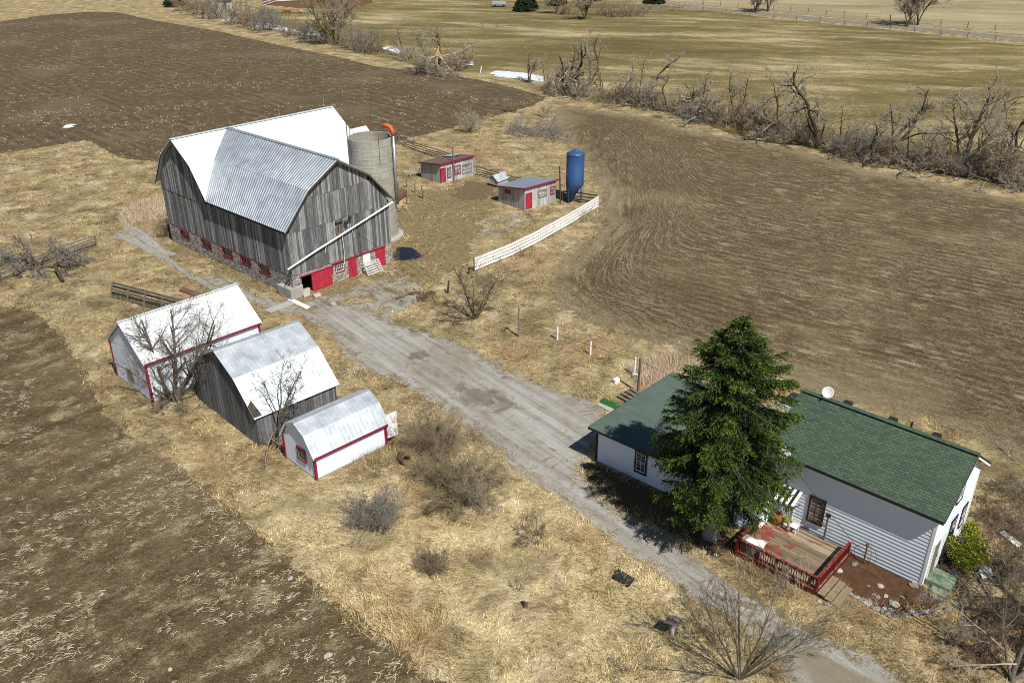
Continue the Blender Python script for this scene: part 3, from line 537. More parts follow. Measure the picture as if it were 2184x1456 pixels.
def window(root, at, t0, t1, z0, z1, trim, nx=2, ny=2, bar='white', fr=.09, out=.05, glass='glass', name='window', sash=None):
    f = MB()
    def bx(m, a, b, c, d, o0, o1): m.hexa([at(a, o0, c), at(b, o0, c), at(b, o1, c), at(a, o1, c)], [at(a, o0, d), at(b, o0, d), at(b, o1, d), at(a, o1, d)])
    bx(f, t0 - fr, t1 + fr, z0 - fr, z0, .002, out + .02); bx(f, t0 - fr, t1 + fr, z1, z1 + fr, .002, out + .01); bx(f, t0 - fr, t0, z0, z1, .002, out); bx(f, t1, t1 + fr, z0, z1, .002, out)
    w = f.build(name, MAT[trim], root)
    gl = MB(); bx(gl, t0, t1, z0, z1, .0, .012); gl.build('pane', MAT[glass], w)
    b = MB(); s = .022
    for i in range(1, nx): x = t0 + (t1 - t0) * i / nx; bx(b, x - s / 2, x + s / 2, z0, z1, .012, .034)
    for j in range(1, ny): z = z0 + (z1 - z0) * j / ny; bx(b, t0, t1, z - s / 2, z + s / 2, .012, .030)
    s = .035; bx(b, t0, t0 + s, z0, z1, .012, .04); bx(b, t1 - s, t1, z0, z1, .012, .04); bx(b, t0 + s, t1 - s, z0, z0 + s, .012, .04); bx(b, t0 + s, t1 - s, z1 - s, z1, .012, .04)
    b.build('glazing_bars', MAT[bar], w); return w
def panel(root, at, t0, t1, z0, z1, mat, name='door', out=.05, planks=0, trim=None, handle=False, rng=random.Random(3)):
    m = MB()
    def bx(m, a, b, c, d, o0, o1): m.hexa([at(a, o0, c), at(b, o0, c), at(b, o1, c), at(a, o1, c)], [at(a, o0, d), at(b, o0, d), at(b, o1, d), at(a, o1, d)])
    k = max(1, planks)
    for i in range(k):
        a, b = t0 + (t1 - t0) * i / k, t0 + (t1 - t0) * (i + 1) / k; bx(m, a + .003, b - .003, z0, z1, .0, out + rng.uniform(-.006, .006))
    d = m.build(name, MAT[mat], root)
    if trim:
        f = MB(); w = .09; bx(f, t0 - w, t0, z0, z1, .0, out + .02); bx(f, t1, t1 + w, z0, z1, .0, out + .02); bx(f, t0 - w, t1 + w, z1, z1 + w, .0, out + .03); f.build('door_frame', MAT[trim], d)
    if handle:
        h = MB(); bx(h, t1 - .14, t1 - .10, (z0 + z1) / 2 - .08, (z0 + z1) / 2 + .08, out, out + .05); h.build('handle', MAT['steel'], d)
    return d
R_ = math.radians

# ------------------------------------------------------------------ the barn
rng = random.Random(5)
W, L2, D1 = 10.66, 11.83, 8.13; HS, HE, HK, HA = 1.98, 5.92, 8.775, 10.65; KW, KM = 3.16, 2.54; YR = L2 + D1 / 2; ML = 17.16; LT = L2 + D1
barn = thing('barn', 'large grey weathered barn with white gambrel roof on a fieldstone base', 'barn', (*O_BARN, 0), R_(T_BARN))
fr_at = lambda t, o, z: (t, -o, z); lf_at = lambda t, o, z: (-o, t, z)
profW = [(0, HE), (W / 2 - KW, HK), (W / 2, HA), (W / 2 + KW, HK), (W, HE)]
profM = [(L2, HE), (YR - KM, HK), (YR, HA), (YR + KM, HK), (LT, HE)]
# stone base with the real openings
st = MB(); T = .5
def wall_cells(mb, ts, zs, holes, cell):
    for a, b in zip(ts[:-1], ts[1:]):
        for c, d in zip(zs[:-1], zs[1:]):
            m, n = (a + b) / 2, (c + d) / 2
            if not any(h[0] < m < h[1] and h[2] < n < h[3] for h in holes): cell(a, b, c, d)
hf = [(.86, 3.0, -1, 1.6)]; wf = [(.86, 3.0, -.3, 1.6)]
wall_cells(st, [0, .86, 3.0, W], [-.3, 1.6, HS], hf, lambda a, b, c, d: st.box(a, b, 0, T, c, d))
LW = [(16.42, 17.92, 1.08, 1.68), (12.55, 14.15, 1.02, 1.68), (9.05, 10.6, 1.05, 1.78), (6.2, 7.65, 1.12, 1.78), (3.3, 4.8, 1.12, 1.78)]
tsl = sorted([T, LT] + [v for w in LW for v in w[:2]]); zsl = sorted({-.3, HS} | {v for w in LW for v in w[2:]})
wall_cells(st, tsl, zsl, LW, lambda a, b, c, d: st.box(0, T, a, b, c, d))
st.box(W - T, W, T, L2, -.3, HS); st.box(W, ML, L2, L2 + T, -.3, HS); st.box(T, ML, LT - T, LT, -.3, HS); st.box(ML - T, ML, L2 + T, LT - T, -.3, HS)
base = st.build('stone_foundation', MAT['stone'], barn)
fl = MB(); fl.box(T, W - T, T, L2, HS - .1, HS - .02); fl.box(T, ML - T, L2, LT - T, HS - .1, HS - .02); fl.build('loft_floor', MAT['darkwood'], barn)
# siding
core = MB(); core.prism([(0.02, .05, HS)] + [(min(max(t, .02), W - .02), .05, z - .12) for t, z in profW] + [(W - .02, .05, HS)], (0, L2, 0)); core.prism([(.06, L2, HS)] + [(.06, t, z - .14) for t, z in profM] + [(.06, LT, HS)], (ML - .1, 0, 0)); core.build('frame_core', MAT['darkwood'], barn)
m = MB(); topW = lambda t: prof_z(profW, t) - .1
boards(m, fr_at, 0, W, HS - .04, lambda t: min(5.62, topW(t)), .2, rng, .035, .012, .05)
boards(m, fr_at, .2, W - .2, 5.56, lambda t: min(8.14, topW(t)), .2, rng, .065, .010, .03, out0=.0)
boards(m, fr_at, 2.2, W - 2.2, 8.08, topW, .2, rng, .09, .010, .03)
m.build('front_siding', MAT['barnwood'], barn)
m = MB()
boards(m, lf_at, 0, L2, HS - .02, lambda t: HE - .05, .2, rng, .035, .012, .08)
boards(m, lf_at, L2, LT, HS - .02, lambda t: 5.45, .2, rng, .035, .012, .08)
boards(m, lf_at, L2, LT, 5.38, lambda t: prof_z(profM, t) - .1, .2, rng, .07, .012, .03)
m.build('side_siding', MAT['barnwood'], barn)
m = MB(); boards(m, lambda t, o, z: (W + o, t, z), 0, L2, HS, lambda t: HE - .05, .26, rng, .035, .01, .05); boards(m, lambda t, o, z: (t, L2 - o, z), W, ML, HS, lambda t: HE - .05, .26, rng, .035, .01, .05)
boards(m, lambda t, o, z: (ML + o, t, z), L2, LT, HS, lambda t: prof_z(profM, t) - .1, .26, rng, .035, .01, .04); boards(m, lambda t, o, z: (t, LT + o, z), 0, ML, HS, lambda t: HE - .05, .26, rng, .035, .01, .05)
m.build('rear_siding', MAT['barnwood'], barn)
# roofs
o = .42; sl_ = (HK - HE) / (W / 2 - KW); ez = HE
r = MB(); x0, xk, xr = -o, W / 2 - KW, W / 2
rib_plane(r, (x0, -o, ez), (x0, YR - 4.4, ez), (xk, -o, HK), (xk, YR - 2.5, HK), 42, .045); rib_plane(r, (xk, -o, HK), (xk, YR - 2.5, HK), (xr, -o, HA), (xr, YR, HA), 46, .045)
rib_plane(r, (W + o, -o, ez), (W + o, YR - 4.4, ez), (W - xk, -o, HK), (W - xk, YR - 2.5, HK), 42, .045); rib_plane(r, (W - xk, -o, HK), (W - xk, YR - 2.5, HK), (xr, -o, HA), (xr, YR, HA), 46, .045)
wing = r.build('ribbed_roof', MAT['galv'], barn)
cp = MB(); cp.beam((xr, -o - .02, HA + .02), (xr, YR, HA + .02), .34, .035); cp.build('ridge_cap', MAT['galv'], wing)
r = MB(); ya, yk = L2 - o, YR - KM; w0, w1 = -o, ML + .2
rib_plane(r, (w0, ya, ez), (w1, ya, ez), (w0, yk, HK), (w1, yk, HK), 60, .012); rib_plane(r, (w0, yk, HK), (w1, yk, HK), (w0, YR, HA), (w1, YR, HA), 60, .012)
rib_plane(r, (w0, LT + o, ez), (w1, LT + o, ez), (w0, YR + KM, HK), (w1, YR + KM, HK), 60, .012); rib_plane(r, (w0, YR + KM, HK), (w1, YR + KM, HK), (w0, YR, HA), (w1, YR, HA), 60, .012)
main = r.build('white_roof', MAT['whitemetal'], barn)
cp = MB(); cp.beam((w0 - .02, YR, HA + .02), (w1, YR, HA + .02), .34, .035); cp.build('ridge_cap', MAT['whitemetal'], main)
v = MB()
for s in (0,): v.beam((-o, L2 - o, HE + .03), (xk, yk, HK + .03), .16, .02); v.beam((xk, yk, HK + .03), (xr, YR, HA + .03), .16, .02)
v.build('valley_flashing', MAT['galv'], main)
f = MB()     # rake and eave boards
for p, q in zip([(-o, ez), (xk, HK), (xr, HA), (W - xk, HK)], [(xk, HK), (xr, HA), (W - xk, HK), (W + o, ez)]): f.beam((p[0], -o + .03, p[1] - .14), (q[0], -o + .03, q[1] - .14), .05, .15)
for p, q in zip([(ya, ez), (yk, HK), (YR, HA), (YR + KM, HK)], [(yk, HK), (YR, HA), (YR + KM, HK), (LT + o, ez)]): f.beam((-o + .03, p[0], p[1] - .12), (-o + .03, q[0], q[1] - .12), .05, .14)
f.beam((-o + .05, -o, ez - .14), (-o + .05, L2, ez - .14), .05, .12); f.build('rake_boards', MAT['darkwood'], barn)
# extension roof behind the silo
e = MB(); rib_plane(e, (ML, YR - 2.7, 5.9), (21.4, YR - 2.7, 5.9), (ML, YR, 8.0), (21.4, YR, 8.0), 20, .012); rib_plane(e, (ML, YR + 2.7, 5.9), (21.4, YR + 2.7, 5.9), (ML, YR, 8.0), (21.4, YR, 8.0), 20, .012)
ex = e.build('extension_roof', MAT['whitemetal'], barn)
e = MB(); e.prism([(ML, YR - 2.5, -.2), (ML, YR - 2.5, 5.9), (ML, YR, 7.85), (ML, YR + 2.5, 5.9), (ML, YR + 2.5, -.2)], (4.05, 0, 0)); e.build('extension_wall', MAT['barnwood'], barn)
# openings
panel(barn, fr_at, 1.82, 3.9, -.1, 1.58, 'red', 'sliding_door', .12, 5, None, True)
tr = MB(); tr.box(.7, 4.05, -.13, -.005, 1.61, 1.68); tr.box(4.0, 9.95, -.1, -.005, 1.74, 1.83); tr.build('lintel_board', MAT['trim'], barn)
tr = MB(); tr.box(3.92, 4.06, -.06, -.004, .9, 1.58); tr.build('door_jamb', MAT['trim'], barn)
window(barn, fr_at, 4.40, 5.22, .93, 1.58, 'trim', 4, 2, 'white', .06)
panel(barn, fr_at, 5.72, 6.62, .02, 1.62, 'red', 'door', .06, 5, None, True)
panel(barn, fr_at, 7.34, 8.14, .1, 1.62, 'white', 'white_door', .06, 1)['label'] = 'white door behind the pallet'
panel(barn, fr_at, 8.78, 9.86, .0, 1.66, 'red', 'door', .06, 6, None, True)
for (a, b_, c, d) in LW:
    window(barn, lambda t, o_, z: (-o_ + .12, t, z), a, b_, c, d, 'trim', 3, 2, 'oldwood', .09, .14)
# diagonal white gutter with its downpipe, lamps, rods
gu = MB(); gu.tube([(-.45, -.22, 2.73), (2.4, -.24, 3.52), (5.84, -.24, 4.36), (8.5, -.24, 5.02), (11.2, -.26, 5.72)], .085, 8); gt = gu.build('diagonal_gutter', MAT['white'], barn, True)
gu = MB(); gu.tube([(5.24, -.2, 4.18), (5.32, -.16, 2.6), (5.25, -.13, 1.45)], .022, 6); gu.build('gutter_bracket', MAT['white'], gt)
for a, b_ in (((3.4, -.08, 3.0), (3.6, -.2, 3.78)), ((6.5, -.1, 3.6), (6.3, -.22, 4.42))): gu = MB(); gu.tube([a, b_], .02, 6); gu.build('gutter_bracket', MAT['white'], gt)
dp = MB(); dp.tube([(-.1, -.2, 2.6), (-.25, -.12, 1.9), (-.42, .6, 1.02)], .04, 6); dp.build('downpipe', MAT['darkwood'], barn)
for x, z in ((6.16, 5.45), (5.71, 5.1)):
    l = MB(); l.lathe([(.02, .22), (.07, .20), (.10, .10), (.20, -.02), (.17, -.06), (.05, -.09), (.0, -.09)], 12); l.xf = Matrix.Translation((x, -.28, z)); ob = l.build('flood_lamp', MAT['black'], barn, True)
    a = MB(); a.tube([(x, -.05, z + .25), (x, -.28, z + .2)], .018, 5); a.build('lamp_arm', MAT['steel'], ob)
hb = MB(); hb.box(4.7, 5.5, -.2, -.1, 5.28, 5.38); hb.box(5.0, 5.06, -.14, -.1, 4.4, 5.28); hb.build('hay_rail', MAT['darkwood'], barn)
ru = MB(); ru.box(4.72, 4.86, -.1, -.07, 4.25, 4.85); ru.build('rusty_plate', MAT['rust'], barn)
for x in (.0, 5.6, 11.0, 16.3):
    a = MB(); a.tube([(x, YR, HA), (x, YR, HA + 1.05)], .014, 5); a.lathe([(.0, HA + .3), (.05, HA + .35), (.0, HA + .4)], 8, (x, YR)); a.build('lightning_rod', MAT['steel'], barn)
for y in (10.6, 5.2, .1):
    a = MB(); a.tube([(W / 2, y, HA), (W / 2, y, HA + .55)], .014, 5); a.build('lightning_rod', MAT['steel'], barn)
# concrete block at the barn corner
cb = MB(); cb.prism([(-.5, -.32, -.2), (.86, -.14, -.2), (.86, -.01, -.2), (-.01, -.01, -.2), (-.01, 1.6, -.2), (-.5, 1.6, -.2)], (0, 0, 1.15)); cbo = cb.build('concrete_block', MAT['concrete'], None, bevel=.03); cbo.location = (*O_BARN, 0); cbo.rotation_euler = (0, 0, R_(T_BARN))
tag(cbo, 'low concrete buttress block at the near corner of the barn', 'block')

# ------------------------------------------------------------------ silo
S0 = (-13.15, 81.6); silo = thing('silo', 'open topped round concrete silo with orange chute hood behind the barn', 'silo', (*S0, 0), 0)
RS, HSI = 2.06, 9.75
s = MB(); s.lathe([(RS, -.2), (RS, HSI), (RS - .16, HSI), (RS - .16, .3)], 56); s.build('concrete_shell', MAT['silocon'], silo, True).data.polygons.foreach_set('use_smooth', [False] * (56 * 3))
s = MB(); s.lathe([(.0, 5.0), (RS - .17, 5.0)], 32); s.build('silage_floor', MAT['darkwood'], silo)
s = MB(); s.lathe([(RS + .5, -.1), (RS + .5, .22), (RS + .01, .3)], 40); s.build('footing', MAT['concrete'], silo)
hp = MB()
for k in range(12): z = .45 + k * .76; hp.lathe([(RS + .002, z), (RS + .018, z + .01), (RS + .018, z + .03), (RS + .002, z + .04)], 48)
hp.build('steel_hoop', MAT['concrete'], silo)
for k, (a, h0, h1) in enumerate(((-170, -3, 1.4), (-140, -1.5, 1.2), (-60, -2.2, 1.0), (20, -.2, 1.3), (60, -.2, 1.2), (100, -.2, 1.3), (150, -.2, 1.25), (178, -4, 1.4))):
    q = MB(); rr = RS - .1 if h0 == -.2 else RS + .04; x, y = rr * math.cos(R_(a)), rr * math.sin(R_(a)); q.tube([(x, y, HSI + h0), (x, y, HSI + h1)], .025, 5); q.build('rod', MAT['rust'], silo)
pp = MB(); xp = RS + .16; pp.tube([(xp, -.5, 3.4), (xp, -.5, 6), (xp, -.5, HSI + .2)], .15, 12); pp.build('blower_pipe', MAT['steel'], silo, True)
pp = MB(); pp.tube([(xp, -.5, HSI + .2), (xp - .02, -.48, HSI + .6), (xp - .2, -.4, HSI + .95), (xp - .55, -.3, HSI + 1.1), (xp - .95, -.2, HSI + 1.05)], [.17, .19, .20, .2, .17], 10); pp.build('chute_hood', MAT['orange'], silo, True)

# ------------------------------------------------------------------ three white and grey sheds
def corner_trim(root, pts, mat, w=.14, name='corner_board'):
    for (x, y, z0, z1) in pts:
        m = MB(); m.box(x - w / 2, x + w / 2, y - w / 2, y + w / 2, z0, z1); m.build(name, MAT[mat], root)
def shed(name, label, o_, th, L, Wd, prof, wallm, roofm, trim, ribs, ov=.2, lap=.16, board=None):
    """prof: gable profile as (depth, height) from front eave to back eave"""
    root = thing(name, label, 'shed', (*o_, 0), R_(th)); rr = random.Random(len(label))
    c = MB(); c.prism([(.02, max(.02, min(t, Wd - .02)), z - .06) for t, z in [(0, -.2)] + prof + [(Wd, -.2)]], (L - .04, 0, 0)); c.build('wall', MAT[wallm], root)
    top = lambda t: prof_z(prof, t) - .06
    zmax = max(z for _, z in prof)
    def span(z):
        ts = np.linspace(0, Wd, 121); k = [t for t in ts if prof_z(prof, t) - .07 >= z]; return (k[0], k[-1]) if k else (Wd / 2 - .01, Wd / 2 + .01)
    gl, gr_ = (lambda t, o, z: (-o, t, z)), (lambda t, o, z: (L + o, t, z)); fa, ba = (lambda t, o, z: (t, -o, z)), (lambda t, o, z: (t, Wd + o, z))
    m = MB(); mr = MB(); m2 = MB()
    if board:
        boards(m, gl, 0, Wd, 0.05, top, board, rr, .03, .008, .03); boards(mr, gr_, 0, Wd, 0.05, top, board, rr, .03, .008)
        boards(m2, fa, 0, L, 0.05, lambda t: prof[0][1] - .05, board, rr, .03, .008, .05)
    else:
        laps(m, gl, 0, Wd, .12, zmax - .12, lap, .018, span); laps(mr, gr_, 0, Wd, .12, zmax - .12, lap, .018, span); laps(m2, fa, 0, L, .12, prof[0][1] - .05, lap, .014)
    m.build('gable_siding', MAT[wallm], root); mr.build('gable_siding', MAT[wallm], root); m2.build('side_siding', MAT[wallm], root)
    f = MB(); f.box(-.02, L + .02, -.02, Wd + .02, -.2, .1); f.build('sill_beam', MAT['concrete'], root)
    P = [(prof[0][0] - ov, prof[0][1] - ov * (prof[1][1] - prof[0][1]) / (prof[1][0] - prof[0][0]) * .0)] + prof[1:-1] + [(prof[-1][0] + ov, prof[-1][1])]
    r = MB()
    for (t0, z0), (t1, z1) in zip(P[:-1], P[1:]):
        if z0 < z1: rib_plane(r, (-ov, t0, z0), (L + ov, t0, z0), (-ov, t1, z1), (L + ov, t1, z1), ribs, .002, .04)
        else: rib_plane(r, (-ov, t1, z1), (L + ov, t1, z1), (-ov, t0, z0), (L + ov, t0, z0), ribs, .002, .04)
    rf = r.build('roof', MAT[roofm], root)
    ri = max(range(len(P)), key=lambda i: P[i][1]); c = MB(); c.beam((-ov - .01, P[ri][0], P[ri][1] + .01), (L + ov + .01, P[ri][0], P[ri][1] + .01), .24, .025); c.build('ridge_cap', MAT[roofm], rf)
    for xx in (-ov + .04, L + ov - .04):
        fb = MB()
        for (t0, z0), (t1, z1) in zip(P[:-1], P[1:]): fb.beam((xx, t0, z0 - .10), (xx, t1, z1 - .10), .04, .09)
        fb.build('rake_board', MAT[trim[1]], root)
    if trim[0]:
        e = MB(); e.box(-ov, L + ov, -ov + .01, -ov + .05, prof[0][1] - .17, prof[0][1] - .06); e.build('eave_board', MAT[trim[0]], root)
        corner_trim(root, [(-.005, -.005, .1, prof[0][1] - .08), (L + .005, -.005, .1, prof[0][1] - .08), (-.005, Wd + .005, .1, prof[0][1] - .08)], trim[0])
    return root
ws = shed('white_shed', 'long white gabled shed with crimson corners behind the multi-stemmed bare tree', O_WS, T_WS, 8.35, 5.18, [(0, 2.95), (2.59, 5.06), (5.18, 2.95)], 'siding', 'whitemetal', ('trim', 'siding'), 30)
window(ws, lambda t, o, z: (-o - .02, t, z), 2.42, 3.22, .68, 1.38, 'oldwood', 2, 2, 'oldwood', .07)
gs = shed('grey_shed', 'grey boarded gambrel shed with pale tin roof between the two white sheds', O_GS, T_GS, 5.62, 8.0, [(0, 2.14), (4.0 - 2.13, 4.09), (4.0, 5.21), (4.0 + 2.13, 4.09), (8.0, 2.14)], 'greyboard', 'palegalv', (None, 'greyboard'), 22, board=.22)
hole = MB(); hole.add([(-.205, -.16, 2.23), (.32, -.16, 2.23), (.12, .62, 2.98), (-.205, .42, 2.78)], [(0, 1, 2, 3)]); hole.v = [p + Vector((0, -.02, .03)) for p in hole.v]; hole.build('bare_roof_boards', MAT['darkwood'], gs)
ss = shed('small_shed', 'smallest white gambrel shed with crimson eave and open white door', O_SS, T_SS, 4.94, 3.21, [(0, 1.64), (.62, 2.80), (1.6, 3.27), (2.6, 2.80), (3.21, 1.64)], 'siding', 'palegalv', ('trim', 'siding'), 18, lap=.13)
window(ss, lambda t, o, z: (-o - .02, t, z), .92, 1.68, .82, 1.55, 'trim', 1, 2, 'oldwood', .08, glass='glass')
d = MB(); d.hexa([(5.1, -.02, .5), (5.85, -.06, .5), (5.85, -.01, .5), (5.1, .03, .5)], [(5.1, -.02, 2.12), (5.85, -.06, 2.12), (5.85, -.01, 2.12), (5.1, .03, 2.12)]); dd = d.build('open_door', MAT['white'], ss)

# ------------------------------------------------------------------ two coops in the yard
def coop(name, label, o_, th, L, D, hf, hb, roofm, door, wins, ribs, left=None):
    root = thing(name, label, 'coop', (*o_, 0), R_(th)); rr = random.Random(len(label)); ov = .2
    c = MB(); c.prism([(0.02, 0.02, -.2), (0.02, 0.02, hf - .1), (0.02, D - .02, hb - .1), (0.02, D - .02, -.2)], (L - .04, 0, 0)); c.build('wall', MAT['coopwood'], root)
    top = lambda t: hf + (hb - hf) * t / D - .08
    m = MB(); boards(m, lambda t, o, z: (-o, t, z), 0, D, 0, top, .2, rr, .025, .008, .03); m.build('side_siding', MAT['coopwood'], root); m = MB(); boards(m, lambda t, o, z: (L + o, t, z), 0, D, 0, top, .2, rr, .025, .008); m.build('side_siding', MAT['coopwood'], root)
    m = MB(); boards(m, lambda t, o, z: (t, -o, z), 0, L, 0, lambda t: hf - .06, .45, rr, .02, .004, .03); m.build('front_siding', MAT['coopwood'], root)
    r = MB(); rib_plane(r, (-ov, D + ov, hb), (L + ov, D + ov, hb), (-ov, -ov, hf), (L + ov, -ov, hf), ribs, .015, .05); r.build('roof', MAT[roofm], root)
    t = MB(); t.box(-ov, L + ov, -ov - .04, -ov, hf - .15, hf + .01); t.beam((-ov, -ov, hf - .1), (-ov, D + ov, hb - .1), .04, .11); t.build('fascia', MAT['trim'], root)
    fa = lambda t, o, z: (t, -o - .02, z)
    panel(root, fa, *door, 'red', 'door', .05, 4, 'trim', True)
    for (a, b_, c_, d_, nx, tm) in wins: window(root, fa, a, b_, c_, d_, tm, nx, 2, 'coopwood' if nx > 2 else 'oldwood', .06, glass='dirtyglass')
    if left: panel(root, lambda t, o, z: (-o - .02, t, z), *left, 'trim', 'hatch', .03, 2)
    return root
M_coopB = M_plain('brown_shingle_roof', (.125, .085, .07), .9, 0, .5, 3); MAT['brownroof'] = M_coopB
coop('hen_coop', 'pale wooden coop with ribbed tin roof and red door beside the blue feed bin', O_CA, T_CA, 4.5, 4.2, 2.55, 1.82, 'galv', (.2, .92, .15, 1.74), [(2.0, 3.1, 1.06, 1.72, 3, 'oldwood'), (3.72, 4.36, 1.04, 1.8, 2, 'trim')], 26, (2.2, 3.1, 1.25, 1.72))
cbn = coop('hen_coop', 'farther pale coop with brown patched roof and red fascia near the silo', O_CB, T_CB, 5.0, 3.6, 2.42, 1.84, 'brownroof', (.05, .62, .15, 1.7), [(1.02, 1.5, .55, 1.6, 2, 'trim'), (2.1, 2.98, .7, 1.6, 2, 'trim'), (3.3, 4.65, .6, 1.5, 4, 'oldwood')], 8)
p = MB(); p.hexa([(3.0, 1.6, 2.30), (4.8, 1.6, 2.30), (4.8, 3.2, 2.03), (3.0, 3.2, 2.03)], [(3.0, 1.6, 2.34), (4.8, 1.6, 2.34), (4.8, 3.2, 2.07), (3.0, 3.2, 2.07)]); p.build('roof_patch', MAT['palegalv'], cbn)

# blue feed bin
bs = thing('feed_bin', 'tall blue steel feed bin with hopper bottom at the end of the white fence', 'feed bin', (6.82, 92.1, 0), R_(10))
m = MB(); m.lathe([(.96, 2.0), (.975, 2.9), (.96, 2.92), (.975, 3.9), (.96, 3.92), (.97, 5.25)], 36); m.build('cylinder', MAT['blue'], bs, True)
m = MB(); m.lathe([(1.0, 5.22), (1.0, 5.27), (.55, 5.5), (.18, 5.68), (.16, 5.74), (0, 5.76)], 36); m.build('cone_roof', MAT['blue'], bs, True)
m = MB(); n = 36
for i in range(n): a = 2 * math.pi * i / n; m.v.append(Vector((.96 * math.cos(a), .96 * math.sin(a), 2.0)))
for i in range(n): a = 2 * math.pi * i / n; m.v.append(Vector((-.62 + .26 * math.cos(a), -.2 + .26 * math.sin(a), .25)))
m.f = [(i, (i + 1) % n, n + (i + 1) % n, n + i) for i in range(n)] + [tuple(range(n, 2 * n))]; m.build('hopper', MAT['blue'], bs, True)
for a in (35, 125, 215, 305):
    q = MB(); x, y = .94 * math.cos(R_(a)), .94 * math.sin(R_(a)); q.beam((x, y, 0), (x, y, 2.6), .07, .07); q.build('leg', MAT['blue'], bs)
lad = MB()
for s in (-.16, .16): lad.tube([(.72, -.78 + s, .5), (.72, -.78 + s, 5.2)], .018, 5)
for k in range(16): lad.tube([(.72, -.94, .6 + k * .29), (.72, -.62, .6 + k * .29)], .012, 5)
lad.build('ladder', MAT['steel'], bs)
q = MB(); q.tube([(.2, -.99, .8), (.2, -1.0, 2.4)], .02, 5); q.tube([(.55, .75, 5.3), (.9, .8, 5.6), (1.0, .8, 5.2)], .03, 6); q.build('fill_pipe', MAT['steel'], bs)

# ------------------------------------------------------------------ the farmhouse
house = thing('farmhouse', 'white clapboard farmhouse with green shingle roof and low left wing', 'house', (*O_H, 0), R_(T_H))
HX, HY, HEV, HRG = -8.5, 5.77, 4.27, 6.38
def hprof(z):
    if z <= 3.95: return (0., HY)
    k = (z - 3.95) / (HRG - .2 - 3.95) * HY / 2; return (k, HY - k)
hf_at = lambda t, o, z: (t, -o, z); hg_at = lambda t, o, z: (o, t, z); hb_at = lambda t, o, z: (t, HY + o, z); hl_at = lambda t, o, z: (HX - o, t, z)
c = MB(); c.prism([(HX + .01, .02, -.2), (HX + .01, .02, 3.95), (HX + .01, HY / 2, HRG - .22), (HX + .01, HY - .02, 3.95), (HX + .01, HY - .02, -.2)], (-HX - .03, 0, 0)); c.build('wall', MAT['siding'], house)
m = MB(); laps(m, hf_at, HX, 0, .1, 3.98, .21, .034); m.build('front_siding', MAT['siding'], house)
m = MB(); laps(m, hg_at, 0, HY, .1, HRG - .28, .21, .03, hprof); m.build('gable_siding', MAT['siding'], house)
m = MB(); laps(m, hb_at, HX, 0, .1, 3.98, .21, .022); m.build('rear_siding', MAT['siding'], house); m = MB(); laps(m, hl_at, 0, HY, .1, HRG - .28, .165, .02, hprof); m.build('rear_siding', MAT['siding'], house)
m = MB(); m.box(HX - .02, .03, -.02, HY + .02, -.3, .1); m.build('foundation', MAT['concrete'], house)
for (x, y) in ((.012, -.012), (.012, HY + .012)):
    m = MB(); m.box(x - .11, x + .03, y - .03 if y < 1 else y - .11, y + .11 if y < 1 else y + .03, .1, 3.98); m.build('corner_board', MAT['white'], house)
ov = .35; pit = (HRG - HEV) / (HY / 2 + ov)
r = MB(); slab(r, (HX - .12, -ov, HEV), (ov, -ov, HEV), (ov, HY / 2, HRG), (HX - .12, HY / 2, HRG), .10); slab(r, (HX - .12, HY + ov, HEV), (ov, HY + ov, HEV), (ov, HY / 2, HRG), (HX - .12, HY / 2, HRG), .10)
rf = r.build('roof', MAT['shingle'], house)
m = MB(); m.beam((HX - .13, HY / 2, HRG + .01), (ov + .01, HY / 2, HRG + .01), .3, .03); m.build('ridge_cap', MAT['shingle'], rf)
m = MB(); m.box(HX - .1, ov - .02, -ov - .03, -ov, HEV - .16, HEV - .01); m.box(HX - .1, ov - .02, HY + ov, HY + ov + .03, HEV - .16, HEV - .01); m.build('eave_trim', MAT['black'], house)
m = MB()
for y in (-ov, HY + ov): m.beam((ov - .02, y, HEV - .16), (ov - .02, HY / 2, HRG - .16), .05, .13)
m.build('gable_rake', MAT['white'], house)
m = MB(); m.beam((ov + .012, HY + ov, HEV - .05), (ov + .012, HY / 2, HRG - .05), .012, .1); m.beam((ov + .012, -ov, HEV - .05), (ov + .012, HY / 2, HRG - .05), .012, .1); m.build('gable_drip_edge', MAT['black'], house)
m = MB(); m.box(HX, ov - .06, -ov, 0, HEV - .20, HEV - .17); m.build('soffit', MAT['white'], house)
for x in (-6.25, -3.9, -1.75):
    m = MB(); m.box(x - .2, x + .2, HY / 2 + .16, HY / 2 + .56, HRG - .42, HRG + .02); m.build('roof_vent', MAT['black'], house)
m = MB(); m.tube([(-3.0, HY / 2 + .5, HRG - .5), (-3.0, HY / 2 + .5, HRG + .15)], .05, 8); m.build('vent_pipe', MAT['black'], house)
M_bwin = M_glass('brown_window_glass', (.045, .026, .018)); MAT['brownglass'] = M_bwin
window(house, lambda t, o, z: (t, -o - .02, z), -5.96, -5.26, .92, 2.34, 'black', 2, 2, 'oldwood', .09, .06, 'brownglass')
for (a, b_, c_, d_) in ((2.75, 3.45, 1.05, 2.3), (2.5, 3.2, 3.6, 4.6), (4.4, 5.0, 1.05, 2.2)): window(house, lambda t, o, z: (o + .02, t, z), a, b_, c_, d_, 'black', 2, 2, 'white', .08, .05, 'brownglass')
panel(house, lambda t, o, z: (o + .02, t, z), .42, 1.2, .34, 2.3, 'oldwood', 'side_door', .05, 1, 'white', True)
panel(house, lambda t, o, z: (t, -o - .02, z), -8.0 + .35, -6.85, .36, 2.1, 'white', 'front_door', .05, 1, 'white', True)
